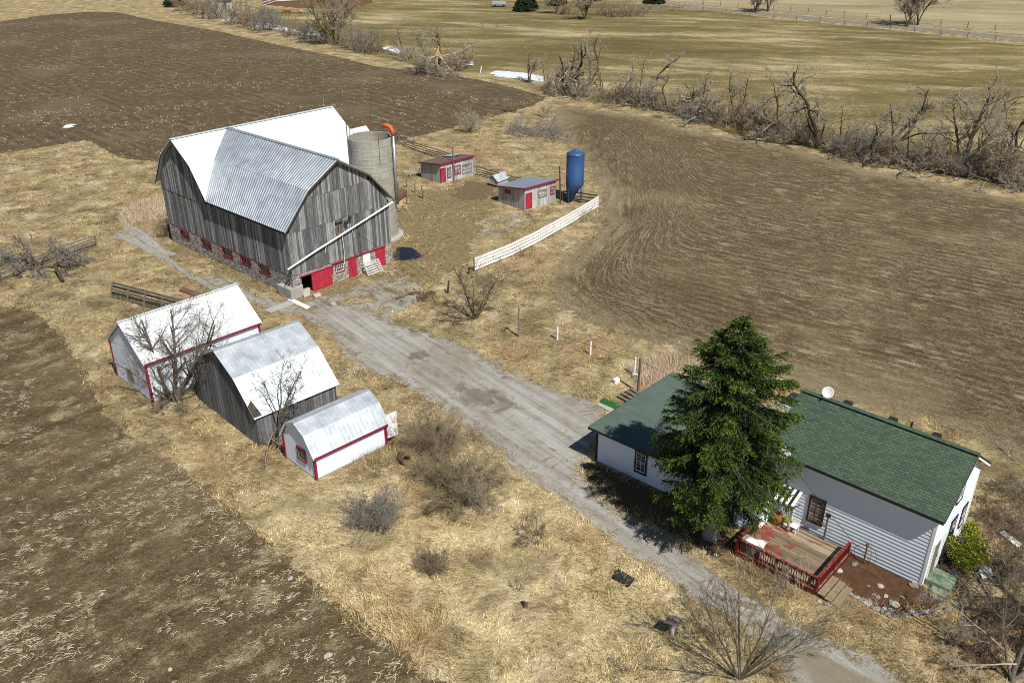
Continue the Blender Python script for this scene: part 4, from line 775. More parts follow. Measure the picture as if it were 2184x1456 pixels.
# striped awning over the door
aw = MB(); aw2 = MB()
for i in range(9):
    x = -7.85 + i * .155; q = aw if i % 2 == 0 else aw2
    q.hexa([(x, -.95, 1.93), (x + .155, -.95, 1.93), (x + .155, -.03, 2.33), (x, -.03, 2.33)], [(x, -.95, 1.95), (x + .155, -.95, 1.95), (x + .155, -.03, 2.35), (x, -.03, 2.35)])
    q.box(x, x + .155, -.965, -.95, 1.76, 1.95)
a_ = aw.build('awning', MAT['awning'], house); aw2.build('awning_stripe', MAT['black'], a_)
m = MB(); m.beam((-7.83, -.93, 1.92), (-7.83, -.04, 1.5), .03, .03); m.beam((-6.5, -.93, 1.92), (-6.5, -.04, 1.5), .03, .03); m.build('awning_bracket', MAT['black'], a_)
# satellite dish on the wall pole
def dish(name, label, par_frame, x, y, z, h0, mats):
    o = thing(name, label, 'satellite dish', (0, 0, 0), 0); o.matrix_world = Matrix.Translation((*O_H, 0)) @ Matrix.Rotation(R_(T_H), 4, 'Z') @ Matrix.Translation((x, y, 0))
    m = MB(); m.tube([(0, 0, h0), (0, 0, z - .25), (0, -.1, z - .05)], .03, 8); m.build('mast', MAT['steel'], o)
    m = MB(); m.lathe([(.0, .0), (.15, .012), (.26, .045), (.31, .07), (.305, .08), (.26, .056), (.15, .024), (.0, .012)], 24)
    m.xf = Matrix.Translation((0, -.18, z)) @ Matrix.Rotation(R_(12), 4, 'Z') @ Matrix.Rotation(R_(58), 4, 'X'); m.build('reflector', MAT['dish'], o, True)
    m = MB(); m.tube([(0, -.25, z - .33), (0, -.62, z - .12)], .014, 6); m.box(-.04, .04, -.7, -.58, z - .15, z - .07); m.build('feed_arm', MAT['steel'], o)
dish('satellite_dish', 'white satellite dish on a wall mast above the front eave beside the spruce', house, -7.5, -.42, 4.62, 2.5, 0)
dish('satellite_dish', 'white satellite dish standing up behind the farmhouse roof ridge', house, -7.3, 3.3, 6.62, 5.9, 0)
# low wing
XF = (Matrix.Translation((*O_H, 0)) @ Matrix.Rotation(R_(T_H), 4, 'Z')).inverted() @ Matrix.Translation((*O_W, 0)) @ Matrix.Rotation(R_(T_W), 4, 'Z')
WL, WD, ZF, ZB = 10.35, 8.9, 2.42, 2.12
zr = lambda y: ZF + (ZB - ZF) * y / WD
c = MB(XF); c.prism([(.02, .02, -.2), (.02, .02, zr(0) - .12), (.02, WD - .02, zr(WD) - .12), (.02, WD - .02, -.2)], (WL - .04, 0, 0)); c.build('wing_wall', MAT['siding'], house)
m = MB(XF); laps(m, lambda t, o, z: (t, -o, z), 0, WL, .1, zr(0) - .1, .21, .034); m.build('wing_front_siding', MAT['siding'], house)
m = MB(XF); laps(m, lambda t, o, z: (-o, t, z), 0, WD, .1, zr(WD) - .12, .165, .02); m.build('wing_side_siding', MAT['siding'], house); m = MB(XF); laps(m, lambda t, o, z: (WL + o, t, z), 0, 2.0, .1, zr(2) - .12, .165, .02); m.build('wing_side_siding', MAT['siding'], house)
m = MB(XF); m.box(-.02, WL + .02, -.02, WD, -.3, .1); m.build('wing_foundation', MAT['concrete'], house)
r = MB(XF); slab(r, (-.4, -.4, zr(-.4)), (WL + .25, -.4, zr(-.4)), (WL + .25, WD, zr(WD)), (-.4, WD, zr(WD)), .12); wr = r.build('wing_roof', MAT['roll'], house)
m = MB(XF); m.beam((-.42, -.415, zr(-.4) - .08), (WL + .25, -.415, zr(-.4) - .08), .03, .15); m.beam((-.415, -.4, zr(-.4) - .08), (-.415, WD, zr(WD) - .08), .03, .15); m.build('wing_trim', MAT['black'], house)
m = MB(XF); m.box(-.05, .06, -.07, -.03, .1, zr(0) - .14); m.tube([(-.02, -.09, .1), (-.02, -.09, 2.2)], .04, 6); m.build('wing_corner_board', MAT['black'], house)
m = MB(XF); m.box(WL - .1, WL + .035, -.035, .1, .1, zr(0) - .14); m.build('wing_corner_board', MAT['white'], house)
ob = window(house, lambda t, o, z: XF @ Vector((t, -o - .02, z)), 2.74, 3.36, .66, 1.94, 'black', 2, 2, 'white', .1, .06)
m = MB(); slab(m, (-11.6, 7.0, 2.52), (HX - .12, 7.0, 2.52), (HX - .12, 8.9, 2.46), (-11.6, 8.9, 2.46), .22); m.build('tar_roof', MAT['tar'], house)
m = MB(); m.box(-11.65, HX - .12, 6.93, 6.99, 2.3, 2.56); m.build('tar_roof_trim', MAT['white'], house)
mp = MB(XF); mp.box(8.88, 9.06, -.3, -.12, .95, 1.3); mp.tube([(8.97, -.2, -.1), (8.97, -.2, .95)], .03, 6); mp.build('meter_box', MAT['steel'], house)
mp = MB(XF); mp.box(8.0, 9.0, -.2, -.03, -.1, .22); mp.build('foundation_block', MAT['concrete'], house)

# things by the front wall
def H2W(x, y, z=0): return (Matrix.Translation((*O_H, 0)) @ Matrix.Rotation(R_(T_H), 4, 'Z')) @ Vector((x, y, z))
pt = thing('meter_post', 'slim post with crossarm standing between deck and front wall of the farmhouse', 'post', H2W(-4.86, -.32), R_(T_H))
m = MB(); m.beam((0, 0, 0), (0, 0, 1.85), .08, .08); m.build('post', MAT['oldwood'], pt); m = MB(); m.beam((-.28, .02, 1.25), (.3, -.03, 1.05), .04, .04); m.build('crossarm', MAT['steel'], pt); m = MB(); m.box(-.12, .12, -.05, .08, 1.82, 1.95); m.build('cap', MAT['black'], pt); m = MB(); m.box(.02, .2, -.06, .06, .1, .38); m.build('meter_box', MAT['steel'], pt)
ph = thing('plant_hanger', 'rusty iron plant hanger with thin hoops on the red soil by the wall', 'plant hanger', H2W(-2.72, -.3), R_(T_H))
m = MB(); m.beam((0, 0, 0), (0, 0, 1.2), .06, .06); m.build('pole', MAT['rust'], ph)
for s in (-1, 1, .5):
    m = MB(); m.tube([(0, 0, 1.15)] + [(s * .55 * math.sin(a), .05 * s, .62 + .55 * math.cos(a)) for a in np.linspace(.3, 2.6, 10)], .012, 5); m.build('hoop', MAT['rust'], ph)
m = MB(); m.lathe([(.0, 1.15), (.09, 1.17), (.07, 1.27), (0, 1.3)], 10); m.build('finial', MAT['rust'], ph)
sg = thing('side_step', 'mossy green painted concrete steps at the side door of the farmhouse', 'step', H2W(.06, .3), R_(T_H))
m = MB(); m.box(.0, 1.15, .0, 1.15, -.1, .36); m.build('upper_step', MAT['greenstep'], sg, bevel=.02); m = MB(); m.box(.35, 1.2, -.45, -.002, -.1, .18); m.build('lower_step', MAT['greenstep'], sg, bevel=.02)

# ------------------------------------------------------------------ red deck
deck = thing('deck', 'worn red wooden deck with baluster railing in front of the farmhouse', 'deck', (*O_D, 0), R_(T_D))
DL, DD, DZ, DR = 4.37, 3.85, .34, 1.08
m = MB(); k = 27
for i in range(k): a, b_ = DD * i / k, DD * (i + 1) / k; m.box(0, DL, a + .004, b_ - .004, DZ - .04, DZ + random.Random(i).uniform(-.004, .004))
m.build('floor_boards', MAT['deck'], deck)
m = MB(); m.box(-.01, DL + .01, -.04, -.002, DZ - .26, DZ - .05); m.box(DL + .002, DL + .04, 0, DD, DZ - .26, DZ - .05); m.box(-.04, -.002, 0, DD, DZ - .26, DZ - .05); m.box(-.0, DL, DD + .002, DD + .04, DZ - .26, DZ - .05); m.box(.02, DL - .02, -.03, -.012, -.02, DZ - .27); m.build('rim_joist', MAT['deckred'], deck)
for x, y in ((.1, .1), (DL / 2, .1), (DL - .1, .1), (.1, DD - .1), (DL - .1, DD - .1)):
    q = MB(); q.box(x - .06, x + .06, y - .06, y + .06, -.1, DZ - .045); q.build('pier', MAT['oldwood'], deck)
def rail(p, q, nb, cap):
    p, q = Vector(p), Vector(q); d = (q - p); r_ = thing('railing', '', '', (0, 0, 0)); bpy.data.objects.remove(r_)
    m = MB(); u = Vector((0, 0, 1)); m.beam(p + u * (DR - .03), q + u * (DR - .03), .13, .04); rl = m.build('railing', MAT[cap], deck)
    m = MB(); m.beam(p + u * (DR - .12), q + u * (DR - .12), .04, .09); m.beam(p + u * (DZ + .10), q + u * (DZ + .10), .04, .08); m.build('rail_bar', MAT['deckred'], rl)
    for i in range(nb): b = p + d * ((i + .5) / nb); m = MB(); m.box(b.x - .019, b.x + .019, b.y - .019, b.y + .019, DZ - .2, DR - .05); m.build('baluster', MAT['deckred'], rl)
    for b in (p, (p + q) / 2, q): m = MB(); m.box(b.x - .05, b.x + .05, b.y - .05, b.y + .05, DZ - .25, DR - .052); m.build('rail_post', MAT['deckred'], rl)
rail((.06, .05, 0), (DL - .06, .05, 0), 34, 'wornred'); rail((.05, .12, 0), (.05, 2.02, 0), 14, 'wornred'); rail((DL - .05, .14, 0), (DL - .05, 3.6, 0), 34, 'wornred')
m = MB(); m.box(-.02, .1, 2.05, 2.15, DZ, DR + .12); m.build('newel_post', MAT['white'], deck)
m = MB(); m.box(.14, 1.25, .12, .72, DZ + .60, DZ + .66); m.box(.16, 1.23, .14, .70, DZ + .002, DZ + .60); m.build('corner_bench', MAT['oldwood'], deck, bevel=.01)
for i in range(3):
    z = DZ - .09 - i * .10; x = DL + .06 + i * .36; q = MB()
    for j in range(2): q.box(x + j * .175, x + j * .175 + .168, -.02, 1.62, z - .04, z)
    q.build('stair_tread', MAT['deck'], deck)
q = MB()
for y in (.0, 1.56): q.prism([(DL + .05, y, -.05), (DL + .05, y, DZ - .14), (DL + .42, y, DZ - .24), (DL + 1.1, y, -.0), (DL + 1.1, y, -.05)], (0, .05, 0))
q.build('stair_stringer', MAT['deckred'], deck)
def D2W(x, y, z=0): return (Matrix.Translation((*O_D, 0)) @ Matrix.Rotation(R_(T_D), 4, 'Z')) @ Vector((x, y, z))
m = MB(); rr = random.Random(4); nx = 7
P_ = [[Vector((.42 + i * .15 + rr.uniform(-.04, .04), .18 + j * .2 + (i - 3) * .03 + rr.uniform(-.04, .04), DZ + .68 + rr.uniform(0, .05) - max(0, j - 2.6) * .17)) for j in range(6)] for i in range(nx)]
V_ = [p for a in P_ for p in a]; m.add(V_ + [p - Vector((0, 0, .015)) for p in V_], [(i * 6 + j, (i + 1) * 6 + j, (i + 1) * 6 + j + 1, i * 6 + j + 1) for i in range(nx - 1) for j in range(5)] + [(42 + i * 6 + j, 42 + i * 6 + j + 1, 42 + (i + 1) * 6 + j + 1, 42 + (i + 1) * 6 + j) for i in range(nx - 1) for j in range(5)])
tp = m.build('tarp', MAT['tarp'], None, True); tp.matrix_world = Matrix.Translation((*O_D, 0)) @ Matrix.Rotation(R_(T_D), 4, 'Z'); tag(tp, 'crumpled white tarp draped over the bench in the deck corner', 'tarp')
# pots and chair by the wall end of the deck
def leafclump(n, c, r, rz, size, rng):
    P = rng.normal(0, 1, (n, 3)); P /= np.linalg.norm(P, axis=1)[:, None]; P = P * (rng.random((n, 1)) ** .33) * [r, r, rz] + c
    d = rng.normal(0, 1, (n, 3)); d /= np.linalg.norm(d, axis=1)[:, None]; e = np.cross(d, rng.normal(0, 1, (n, 3))); e /= np.linalg.norm(e, axis=1)[:, None]
    s = size * rng.uniform(.6, 1.3, (n, 1)); V = np.stack([P - d * s, P + e * s * .4, P + d * s, P - e * s * .4], 1)
    return V.reshape(-1, 3), np.arange(4 * n).reshape(-1, 4)
def pot(name, label, cat, x, y, prof, mat, leaf=None):
    o = thing(name, label, cat, D2W(x, y, DZ), 0); m = MB(); m.lathe(prof, 18); m.build('pot', MAT[mat], o, True)
    if leaf: V, F = leafclump(220, np.array([0, 0, leaf[1]]), leaf[2], leaf[3], .06, np.random.default_rng(7)); raw_mesh('plant', V, F, MAT[leaf[0]], o)
pot('barrel_planter', 'tall terracotta brown barrel planter under the awning', 'planter', .55, 3.3, [(0, 0), (.2, 0), (.27, .3), (.24, .62), (.2, .66), (.2, .6), (0, .58)], 'terracotta')
pot('flower_pot', 'white flower pot with a yellow green plant beside the brown planter', 'flower pot', .98, 3.42, [(0, 0), (.12, 0), (.17, .26), (.15, .27), (.13, .22), (0, .2)], 'white', ('cedar', .42, .2, .18))
ch = thing('garden_chair', 'small white plastic chair on the deck by the house wall', 'chair', D2W(1.5, 3.3, DZ), R_(T_D))
m = MB(); m.box(-.2, .2, -.2, .2, .34, .38); m.build('seat', MAT['white'], ch, bevel=.01); m = MB(); m.box(-.2, .2, .17, .21, .38, .72); m.build('backrest', MAT['white'], ch, bevel=.01)
for x in (-.17, .17):
    for y in (-.17, .17): m = MB(); m.box(x - .025, x + .025, y - .025, y + .025, 0, .34); m.build('leg', MAT['white'], ch)
pot('dead_plant', 'small pot with an upright dried orange plant left of the garden chair', 'plant', 1.28, 3.1, [(0, 0), (.09, 0), (.12, .18), (.1, .19), (0, .15)], 'terracotta', ('straw', .42, .06, .26))

# ------------------------------------------------------------------ fences, posts and yard clutter
def lerp(a, b, t): return Vector(a).lerp(Vector(b), t)
def rail_fence(name, label, pts, h, nrails, mat, post_mat, step, rail_w=.03, rail_h=.12, group=None, rng=random.Random(1), jit=.06, post_w=.11, post_up=.12, side=0.0):
    o = thing(name, label, 'fence', pts[0], 0, group); o0 = Vector(pts[0])
    for a, b in zip(pts[:-1], pts[1:]):
        a, b = Vector(a) - o0, Vector(b) - o0; L = (b - a).length; n = max(1, round(L / step)); nr = (b - a).cross(Vector((0, 0, 1))).normalized() * side
        for i in range(n + (1 if b + o0 == Vector(pts[-1]) else 0)):
            p = a.lerp(b, i / n); m = MB(); m.beam(p + nr * 1.6 - Vector((0, 0, .1)), p + nr * 1.6 + Vector((rng.uniform(-jit, jit), rng.uniform(-jit, jit), h + rng.uniform(0, post_up))), post_w, post_w); m.build('post', MAT[post_mat], o)
        if nrails:
            for k in range(nrails):
                z = h * (k + .75) / nrails; m = MB()
                for i in range(n): m.beam(a.lerp(b, i / n) + Vector((0, 0, z + rng.uniform(-jit, jit))), a.lerp(b, (i + 1) / n) + Vector((0, 0, z + rng.uniform(-jit, jit))), rail_w, rail_h)
                m.build('rail', MAT[mat], o)
    return o
rail_fence('board_fence', 'straight white board fence of four rails between barnyard and stubble field', [g(1013, 579), g(1095, 545), g(1150, 517), g(1210, 483), g(1276, 443)], 1.25, 4, 'oldwhite', 'oldwood', 2.4, .035, .235, side=-.05, jit=.012, post_up=.08)
rail_fence('rail_fence', 'grey weathered rail fence running behind the farther coop to the silo', [g(842, 306), g(885, 322), g(935, 338), g(985, 355)], 1.15, 4, 'oldwood', 'oldwood', 2.6)
rail_fence('rail_fence', 'grey rail fence section between the two coops', [g(1016, 374), g(1060, 386), g(1100, 398), g(1130, 405)], 1.15, 4, 'oldwood', 'oldwood', 2.6)
rail_fence('rail_fence', 'short dark rail fence behind the blue feed bin', [g(1200, 428), g(1240, 432), g(1272, 436)], 1.1, 3, 'darkwood', 'oldwood', 1.6, .04, .14)
rail_fence('rail_fence', 'low fallen-in grey rail fence under the brush at the left edge', [g(-60, 640), g(5, 600), g(70, 573), g(140, 548), g(207, 525)], 1.05, 5, 'oldwood', 'oldwood', 2.2, .05, .10, jit=.1)
rail_fence('wire_fence', 'thin wire yard fence with crooked posts near the silo base', [g(850, 408), g(868, 400), g(903, 424)], 1.0, 2, 'wire', 'oldwood', 2.2, .012, .012)
wbp = thing('board_pen', 'pale board pen corner leaning against the farther coop', 'pen', g(872, 380), 0); a = g(872, 382) - g(872, 380)
m = MB()
for i in range(9): p = lerp(g(876, 378), g(898, 372), i / 8) - g(872, 380); m.beam(p, p + Vector((0, 0, .95)), .16, .03, (1, 0, 0))
m.build('board_wall', MAT['coopwood'], wbp)
for q in ((871, 380), (885, 386), (903, 391), (923, 391)): m = MB(); p = g(*q) - g(872, 380); m.tube([p, p + Vector((0, 0, 1.0))], .02, 5); m.build('post', MAT['rust'], wbp)
m = MB(); m.tube([g(871, 380) - g(872, 380) + Vector((0, 0, .9)), g(885, 386) - g(872, 380) + Vector((0, 0, .9)), g(923, 391) - g(872, 380) + Vector((0, 0, .85))], .01, 4); m.build('wire', MAT['rust'], wbp)
# leaning feed bunk fence left of the white shed
fb = thing('feed_bunk', 'dark plank feed bunk fence leaning beside the white shed', 'feed bunk', g(238, 634), 0); o0 = g(238, 634)
a, b = g(236, 634) - o0, g(392, 676) - o0; d = (b - a).normalized(); nrm = Vector((d.y, -d.x, 0))
for k in range(5):
    m = MB(); z = .18 + k * .24; off = -nrm * (.12 * k); m.beam(a + off + Vector((0, 0, z)), b + off + Vector((0, 0, z + .02 * (k % 2))), .045, .20); m.build('plank', MAT['darkwood'] if k % 2 else MAT['oldwood'], fb)
for i in range(5): p = a.lerp(b, (i + .06) / 4.3); m = MB(); m.beam(p + nrm * .12, p - nrm * .42 + Vector((0, 0, 1.32)), .10, .10); m.build('post', MAT['oldwood'], fb)
def post(name, label, cat, bx, by, ty, w, mat, group=None, round_=True, lean=(0, 0)):
    h = height(bx, by, ty); p = g(bx, by); m = MB()
    if round_: m.tube([(0, 0, -.1), (lean[0] * .5, lean[1] * .5, h * .5), (lean[0], lean[1], h)], [w / 2 * 1.1, w / 2, w / 2 * .9], 9)
    else: m.beam((0, 0, -.1), (lean[0], lean[1], h), w, w)
    o = m.build(name, MAT[mat], None); o.location = p; return tag(o, label, cat, group)
post('utility_post', 'tall grey post standing right behind the low wing roof', 'post', 1360.8, 836, 763, .17, 'oldwood')
post('clothesline_post', 'slim dark post on the dry grass between stubble and gravel', 'post', 1106, 717.5, 654, .11, 'oldwood', None, False)
post('white_post', 'white painted short post near the slim dark post', 'post', 1188.5, 724.5, 697, .15, 'white')
post('white_post', 'white painted short post midway towards the reeds', 'post', 1259, 756.5, 728, .14, 'white')
post('white_post', 'white post standing in the tall pale reeds', 'post', 1353, 800, 762, .14, 'white')
post('gate_post', 'leaning dark old post left of the yard shrub', 'post', 955, 625, 599, .17, 'darkwood', None, True, (.12, 0))
post('pole', 'bare wooden pole in front of the farther coop', 'pole', 968, 386, 312, .16, 'oldwood')
post('pole', 'blackened pole between the near coop and the blue bin', 'pole', 1195, 433, 354, .15, 'darkwood', None, True, (-.15, 0))
post('fence_post', 'grey gate post by the rusty wagon bed', 'post', 868, 436, 412, .14, 'oldwood')
post('fence_post', 'whitish crooked gate post in the barnyard', 'post', 903, 424, 396, .15, 'oldwood', None, True, (-.15, .0))
post('corner_post', 'dark stub at the near end of the white board fence', 'post', 1000, 584, 570, .2, 'darkwood')
post('marker_post', 'thin white marker post by the far snow patch', 'post', 1024, 156, 141, .2, 'white', None, True, (.3, 0))
lg = MB(); lg.tube([(0, 0, .12), (.0, 0, .2)], .1); lg = MB(); A_, B_ = g(117, 565, .9), g(134, 600, .12); lg.tube([A_, A_.lerp(B_, .5), B_], [.13, .15, .16], 9); tag(lg.build('log', MAT['darkwood'], None), 'dark log propped on the old fence at the left edge', 'log')
st_ = thing('stump_post', 'short rusty pipe stub with pale cap in the front grass', 'stump', g(1121, 1294), 0)
m = MB(); m.tube([(0, 0, -.05), (.03, .02, .42)], .11, 12); m.build('pipe', MAT['rust'], st_); m = MB(); m.lathe([(0, .42), (.115, .42), (.115, .455), (0, .47)], 12, (.03, .02)); m.build('cap', MAT['palerock'], st_)
# bird table
bt = thing('feeding_table', 'small plank table tilted on a single white leg in the front grass', 'table', g(1434, 1354), R_(-35))
m = MB(); m.beam((0, 0, 0), (.02, .02, .85), .09, .09); m.build('leg', MAT['white'], bt)
m = MB()
for i in range(4): y = -.3 + i * .15; m.hexa([(-.36, y, .78), (.36, y, .96), (.36, y + .14, .98), (-.36, y + .14, .80)], [(-.36, y, .81), (.36, y, .99), (.36, y + .14, 1.01), (-.36, y + .14, .83)])
m.build('table_top', MAT['oldwood'], bt); m = MB(); m.beam((-.05, 0, .5), (-.28, .0, .8), .05, .05); m.build('brace', MAT['oldwood'], bt)
# mats, slabs, planks
def flat(name, label, cat, corners, h, mat, z0=.0, bevel=.0):
    P = gg(corners); c = sum(P, Vector()) / len(P); m = MB(); m.prism([p - c + Vector((0, 0, z0)) for p in (P if (P[1] - P[0]).cross(P[2] - P[0]).z > 0 else P[::-1])], (0, 0, h)); o = m.build(name, MAT[mat], None, bevel=bevel); o.location = c; return tag(o, label, cat)
flat('rubber_mat', 'black rubber mat lying on the front grass by the drive', 'mat', [(1318, 1218), (1354, 1239), (1342, 1256), (1305, 1235)], .03, 'black', .16)
flat('turf_mat', 'green artificial turf mat at the left end of the low wing', 'mat', [(1286, 850), (1330, 868), (1318, 878), (1279, 859)], .03, 'turf', .06)
flat('concrete_slab', 'pale concrete doorstep slab beside the green turf mat', 'slab', [(1278, 859.5), (1310, 874), (1300, 879), (1272, 864)], .08, 'palecon')
bx = thing('wood_step', 'weathered slatted wooden platform by the utility post', 'platform', g(1345, 846), 0); o0 = g(1345, 846)
for i in range(4): a, b = lerp(g(1318, 846), g(1344, 831), i / 3) - o0, lerp(g(1340, 858), g(1366, 843), i / 3) - o0; m = MB(); m.beam(a + Vector((0, 0, .12)), b + Vector((0, 0, .12)), .24, .05); m.build('slat', MAT['oldwood'], bx)
m = MB(); m.beam(g(1322, 848) - o0 + Vector((0, 0, .05)), g(1346, 834) - o0 + Vector((0, 0, .05)), .1, .09); m.beam(g(1336, 856) - o0 + Vector((0, 0, .05)), g(1362, 841) - o0 + Vector((0, 0, .05)), .1, .09); m.build('bearer', MAT['darkwood'], bx)
m = MB(); m.box(-.22, .22, -.16, .16, 0, .3); o = m.build('white_box', MAT['white'], None, bevel=.03); o.location = g(1314, 815); o.rotation_euler = (0, 0, .6); tag(o, 'white box lying on dry grass left of the utility post', 'box')
flat('white_plank', 'bright white plank lying before the concrete block of the barn', 'plank', [(613, 640), (622, 637), (662, 655), (654, 660)], .06, 'white')
flat('concrete_slab', 'long pale concrete slab by the track beside the white plank', 'slab', [(563, 663), (615, 644), (628, 649), (578, 668)], .1, 'palecon')
flat('plank', 'short brown plank in the gravel below the red sliding door', 'plank', [(683, 640), (689, 638), (709, 652), (703, 654)], .05, 'oldwood')
flat('flat_stone', 'large pale flat stone at the barn doorway', 'stone', [(645, 622), (662, 617), (662, 632), (648, 636)], .22, 'palerock', 0, .04)
flat('flat_stone', 'pale flat stone below the red sliding door', 'stone', [(667, 630), (683, 626), (686, 632), (672, 636)], .14, 'palerock', 0, .03)
flat('flat_stone', 'small pale slab in the gravel right of the brown plank', 'stone', [(704, 648), (712, 645), (717, 649), (708, 651)], .07, 'palerock')
flat('rusty_beam', 'rust red steel beam lying at the edge of the wheel track', 'beam', [(383, 622), (391, 616), (440, 634), (434, 640)], .22, 'rust')
flat('wagon_bed', 'low rusty wagon bed parked beside the silo base', 'wagon bed', [(846, 420), (858, 412), (869, 417), (850, 432)], .5, 'rust', .15, .02)
for k, (q, r, lb) in enumerate((((833, 581), .22, 'white'), ((841, 577), .2, 'whitish'), ((836, 586), .16, 'smallest white'))):
    c = g(*q); m = MB(); rr = random.Random(k); m.prism([(r * math.cos(a) * rr.uniform(.7, 1.2), r * math.sin(a) * rr.uniform(.5, .9), 0) for a in np.linspace(0, 5.4, 7)], (0, 0, .08)); o = m.build('paving_chip', MAT['palerock'], None); o.location = c; tag(o, f'{lb} broken paving chip below the right red barn door', 'stone')
# pallet leaning at the barn
pl = thing('pallet', 'grey wooden pallet leaning before the white barn door', 'pallet', (*O_BARN, 0), R_(T_BARN))
def pp3(u, v, o_=0.0): return Vector((7.0 + u * 1.75, -.95 + v * .55 - o_ * .9, .05 + v * .95 + o_ * .5))
for i in range(6): m = MB(); v = .04 + i * .185; m.beam(pp3(0, v, .06), pp3(1, v, .06), .13, .02, (0, -.9, .5)); m.build('slat', MAT['coopwood'], pl)
for u in (.03, .5, .97): m = MB(); m.beam(pp3(u, 0), pp3(u, 1), .07, .09, (0, -.9, .5)); m.build('stringer', MAT['coopwood'], pl)
# cold frame hutch
hc = thing('hutch', 'small low hutch with tilted tin lid between the coops', 'hutch', g(1066, 394), R_(T_CA + 10))
m = MB(); m.prism([(-1.1, -.6, .25), (-1.1, -.6, .7), (-1.1, .0, 1.25), (-1.1, .6, .9), (-1.1, .6, .25)], (2.0, 0, 0)); m.build('box', MAT['coopwood'], hc)
m = MB(); rib_plane(m, (-1.2, -.75, .72), (1.0, -.75, .72), (-1.2, .05, 1.36), (1.0, .05, 1.36), 10, .012); m.build('tin_lid', MAT['palegalv'], hc); m = MB(); rib_plane(m, (-1.2, .75, .9), (1.0, .75, .9), (-1.2, .05, 1.34), (1.0, .05, 1.34), 10, .012); m.build('rear_lid', MAT['coopwood'], hc)
for x in (-1.0, .8):
    for y in (-.5, .5): m = MB(); m.box(x - .05, x + .05, y - .05, y + .05, 0, .3); m.build('leg', MAT['oldwood'], hc)
# drums
dr = thing('rusty_drum', 'rusty open drum on its side by the big central thicket', 'drum', g(862, 985), 0)
m = MB(); m.lathe([(.0, -.42), (.28, -.42), (.29, -.2), (.3, -.18), (.29, -.16), (.29, .16), (.3, .18), (.29, .2), (.28, .42), (.26, .42), (.26, -.38)], 20); m.xf = Matrix.Translation((0, 0, .3)) @ Matrix.Rotation(.5, 4, 'Z') @ Matrix.Rotation(R_(78), 4, 'X'); m.build('drum_shell', MAT['rust'], dr, True)
dr = thing('dark_drum', 'dark blue grey upright drum at the edge of the thicket', 'drum', g(965, 945), 0)
m = MB(); m.lathe([(0, 0), (.27, 0), (.28, .3), (.29, .32), (.28, .34), (.28, .6), (.29, .62), (.28, .64), (.27, .88), (.25, .88), (.25, .8), (0, .8)], 20); m.build('drum_shell', MAT['black'], dr, True)
wt = MB(); rr = random.Random(8)
for i in range(5): wt.prism([(rr.uniform(-.25, .25) + .35 * math.cos(a) * rr.uniform(.6, 1.1), rr.uniform(-.1, .1) + .3 * math.sin(a), .05 + i * .07) for a in np.linspace(0, 5.2, 6)], (rr.uniform(-.05, .05), 0, .05))
o = wt.build('plastic_sheet', MAT['tarp'], None); o.location = g(2102, 1224); tag(o, 'crumpled white plastic sheet pile right of the yellow green shrub', 'plastic sheet')
wt = MB(); wt.tube([(0, 0, .1), (.1, 0, .35), (.3, .05, .25), (.42, .1, .12), (.6, .05, .06)], .05, 7); o = wt.build('white_hose', MAT['white'], None, True); o.location = g(1349, 806); tag(o, 'coiled white hose on the ground at the foot of the reeds post', 'hose')
flat('tarp_strip', 'grey white plastic strip between the fallen twigs at the right edge', 'plastic sheet', [(2130, 1138), (2140, 1134), (2178, 1162), (2170, 1170)], .06, 'tarp', .05)
# garden rocks
rk = []
rr = random.Random(9)
ROCK = [(818, 1283, .15), (838, 1292, .14), (850, 1302, .2), (872, 1310, .16), (888, 1326, .2), (908, 1318, .18), (915, 1338, .2), (935, 1330, .2), (938, 1350, .18), (958, 1365, .22), (975, 1352, .14), (988, 1375, .24), (1005, 1388, .2), (1022, 1372, .18), (1040, 1398, .28), (1050, 1412, .22), (1058, 1385, .25), (1075, 1405, .24), (1080, 1350, .28), (1095, 1390, .2), (1118, 1402, .22), (1140, 1408, .2), (1165, 1398, .17), (1185, 1394, .26), (1200, 1402, .2), (1232, 1392, .26), (1258, 1388, .26), (1300, 1392, .24), (1340, 1392, .18), (1380, 1377, .28), (984, 1306, .22), (1000, 1243, .22), (962, 1290, .14), (1030, 1300, .16), (930, 1242, .12), (1060, 1330, .18), (765, 1155, .26), (852, 1122, .25), (1125, 1308, .14), (620, 1318, .14), (700, 1345, .22), (655, 1330, .16), (1185, 1240, .3)]
rockmesh = []
for k in range(5):
    r = np.random.default_rng(60 + k); m = MB(); n = 9
    m.lathe([(.6, -.3), (1.0, .1), (.85, .5), (.45, .72), (.0, .78)], n); m.v = [Vector((p.x * 1.15, p.y, p.z)) + Vector(r.normal(0, .12, 3)) for p in m.v]; o = m.build('rock', MAT['palerock' if k % 2 else 'rock'], None); rockmesh.append(o)
first = [True] * 5
for i, (x, y, s) in enumerate(ROCK):
    k = i % 5; o = rockmesh[k] if first[k] else rockmesh[k].copy()
    if not first[k]: COL.objects.link(o)
    first[k] = False; p = g(1500 + x / 2.6477, 780 + y / 2.6477); o.location = p; s *= .72; o.scale = (s, s * rr.uniform(.7, 1), s * .8); o.rotation_euler = (0, 0, rr.uniform(0, 6)); tag(o, 'rough stone edging the bare garden bed by the deck steps', 'rock', 'stones round the garden bed')
RCKL = [(562, 1239, .20, 'pale boulder at the edge of the lower ploughed field, left of its pair'), (620, 1233, .26, 'larger pale boulder of the pair near the ploughed field edge'), (649, 1319, .22, 'rounded grey boulder in the ploughed field below the pair'), (700, 1398, .36, 'biggest flat pale boulder low in the ploughed field'), (363, 1427, .24, 'lone pale boulder near the bottom of the ploughed field'), (692, 1278, .24, 'beige boulder half buried beside the grass margin')]
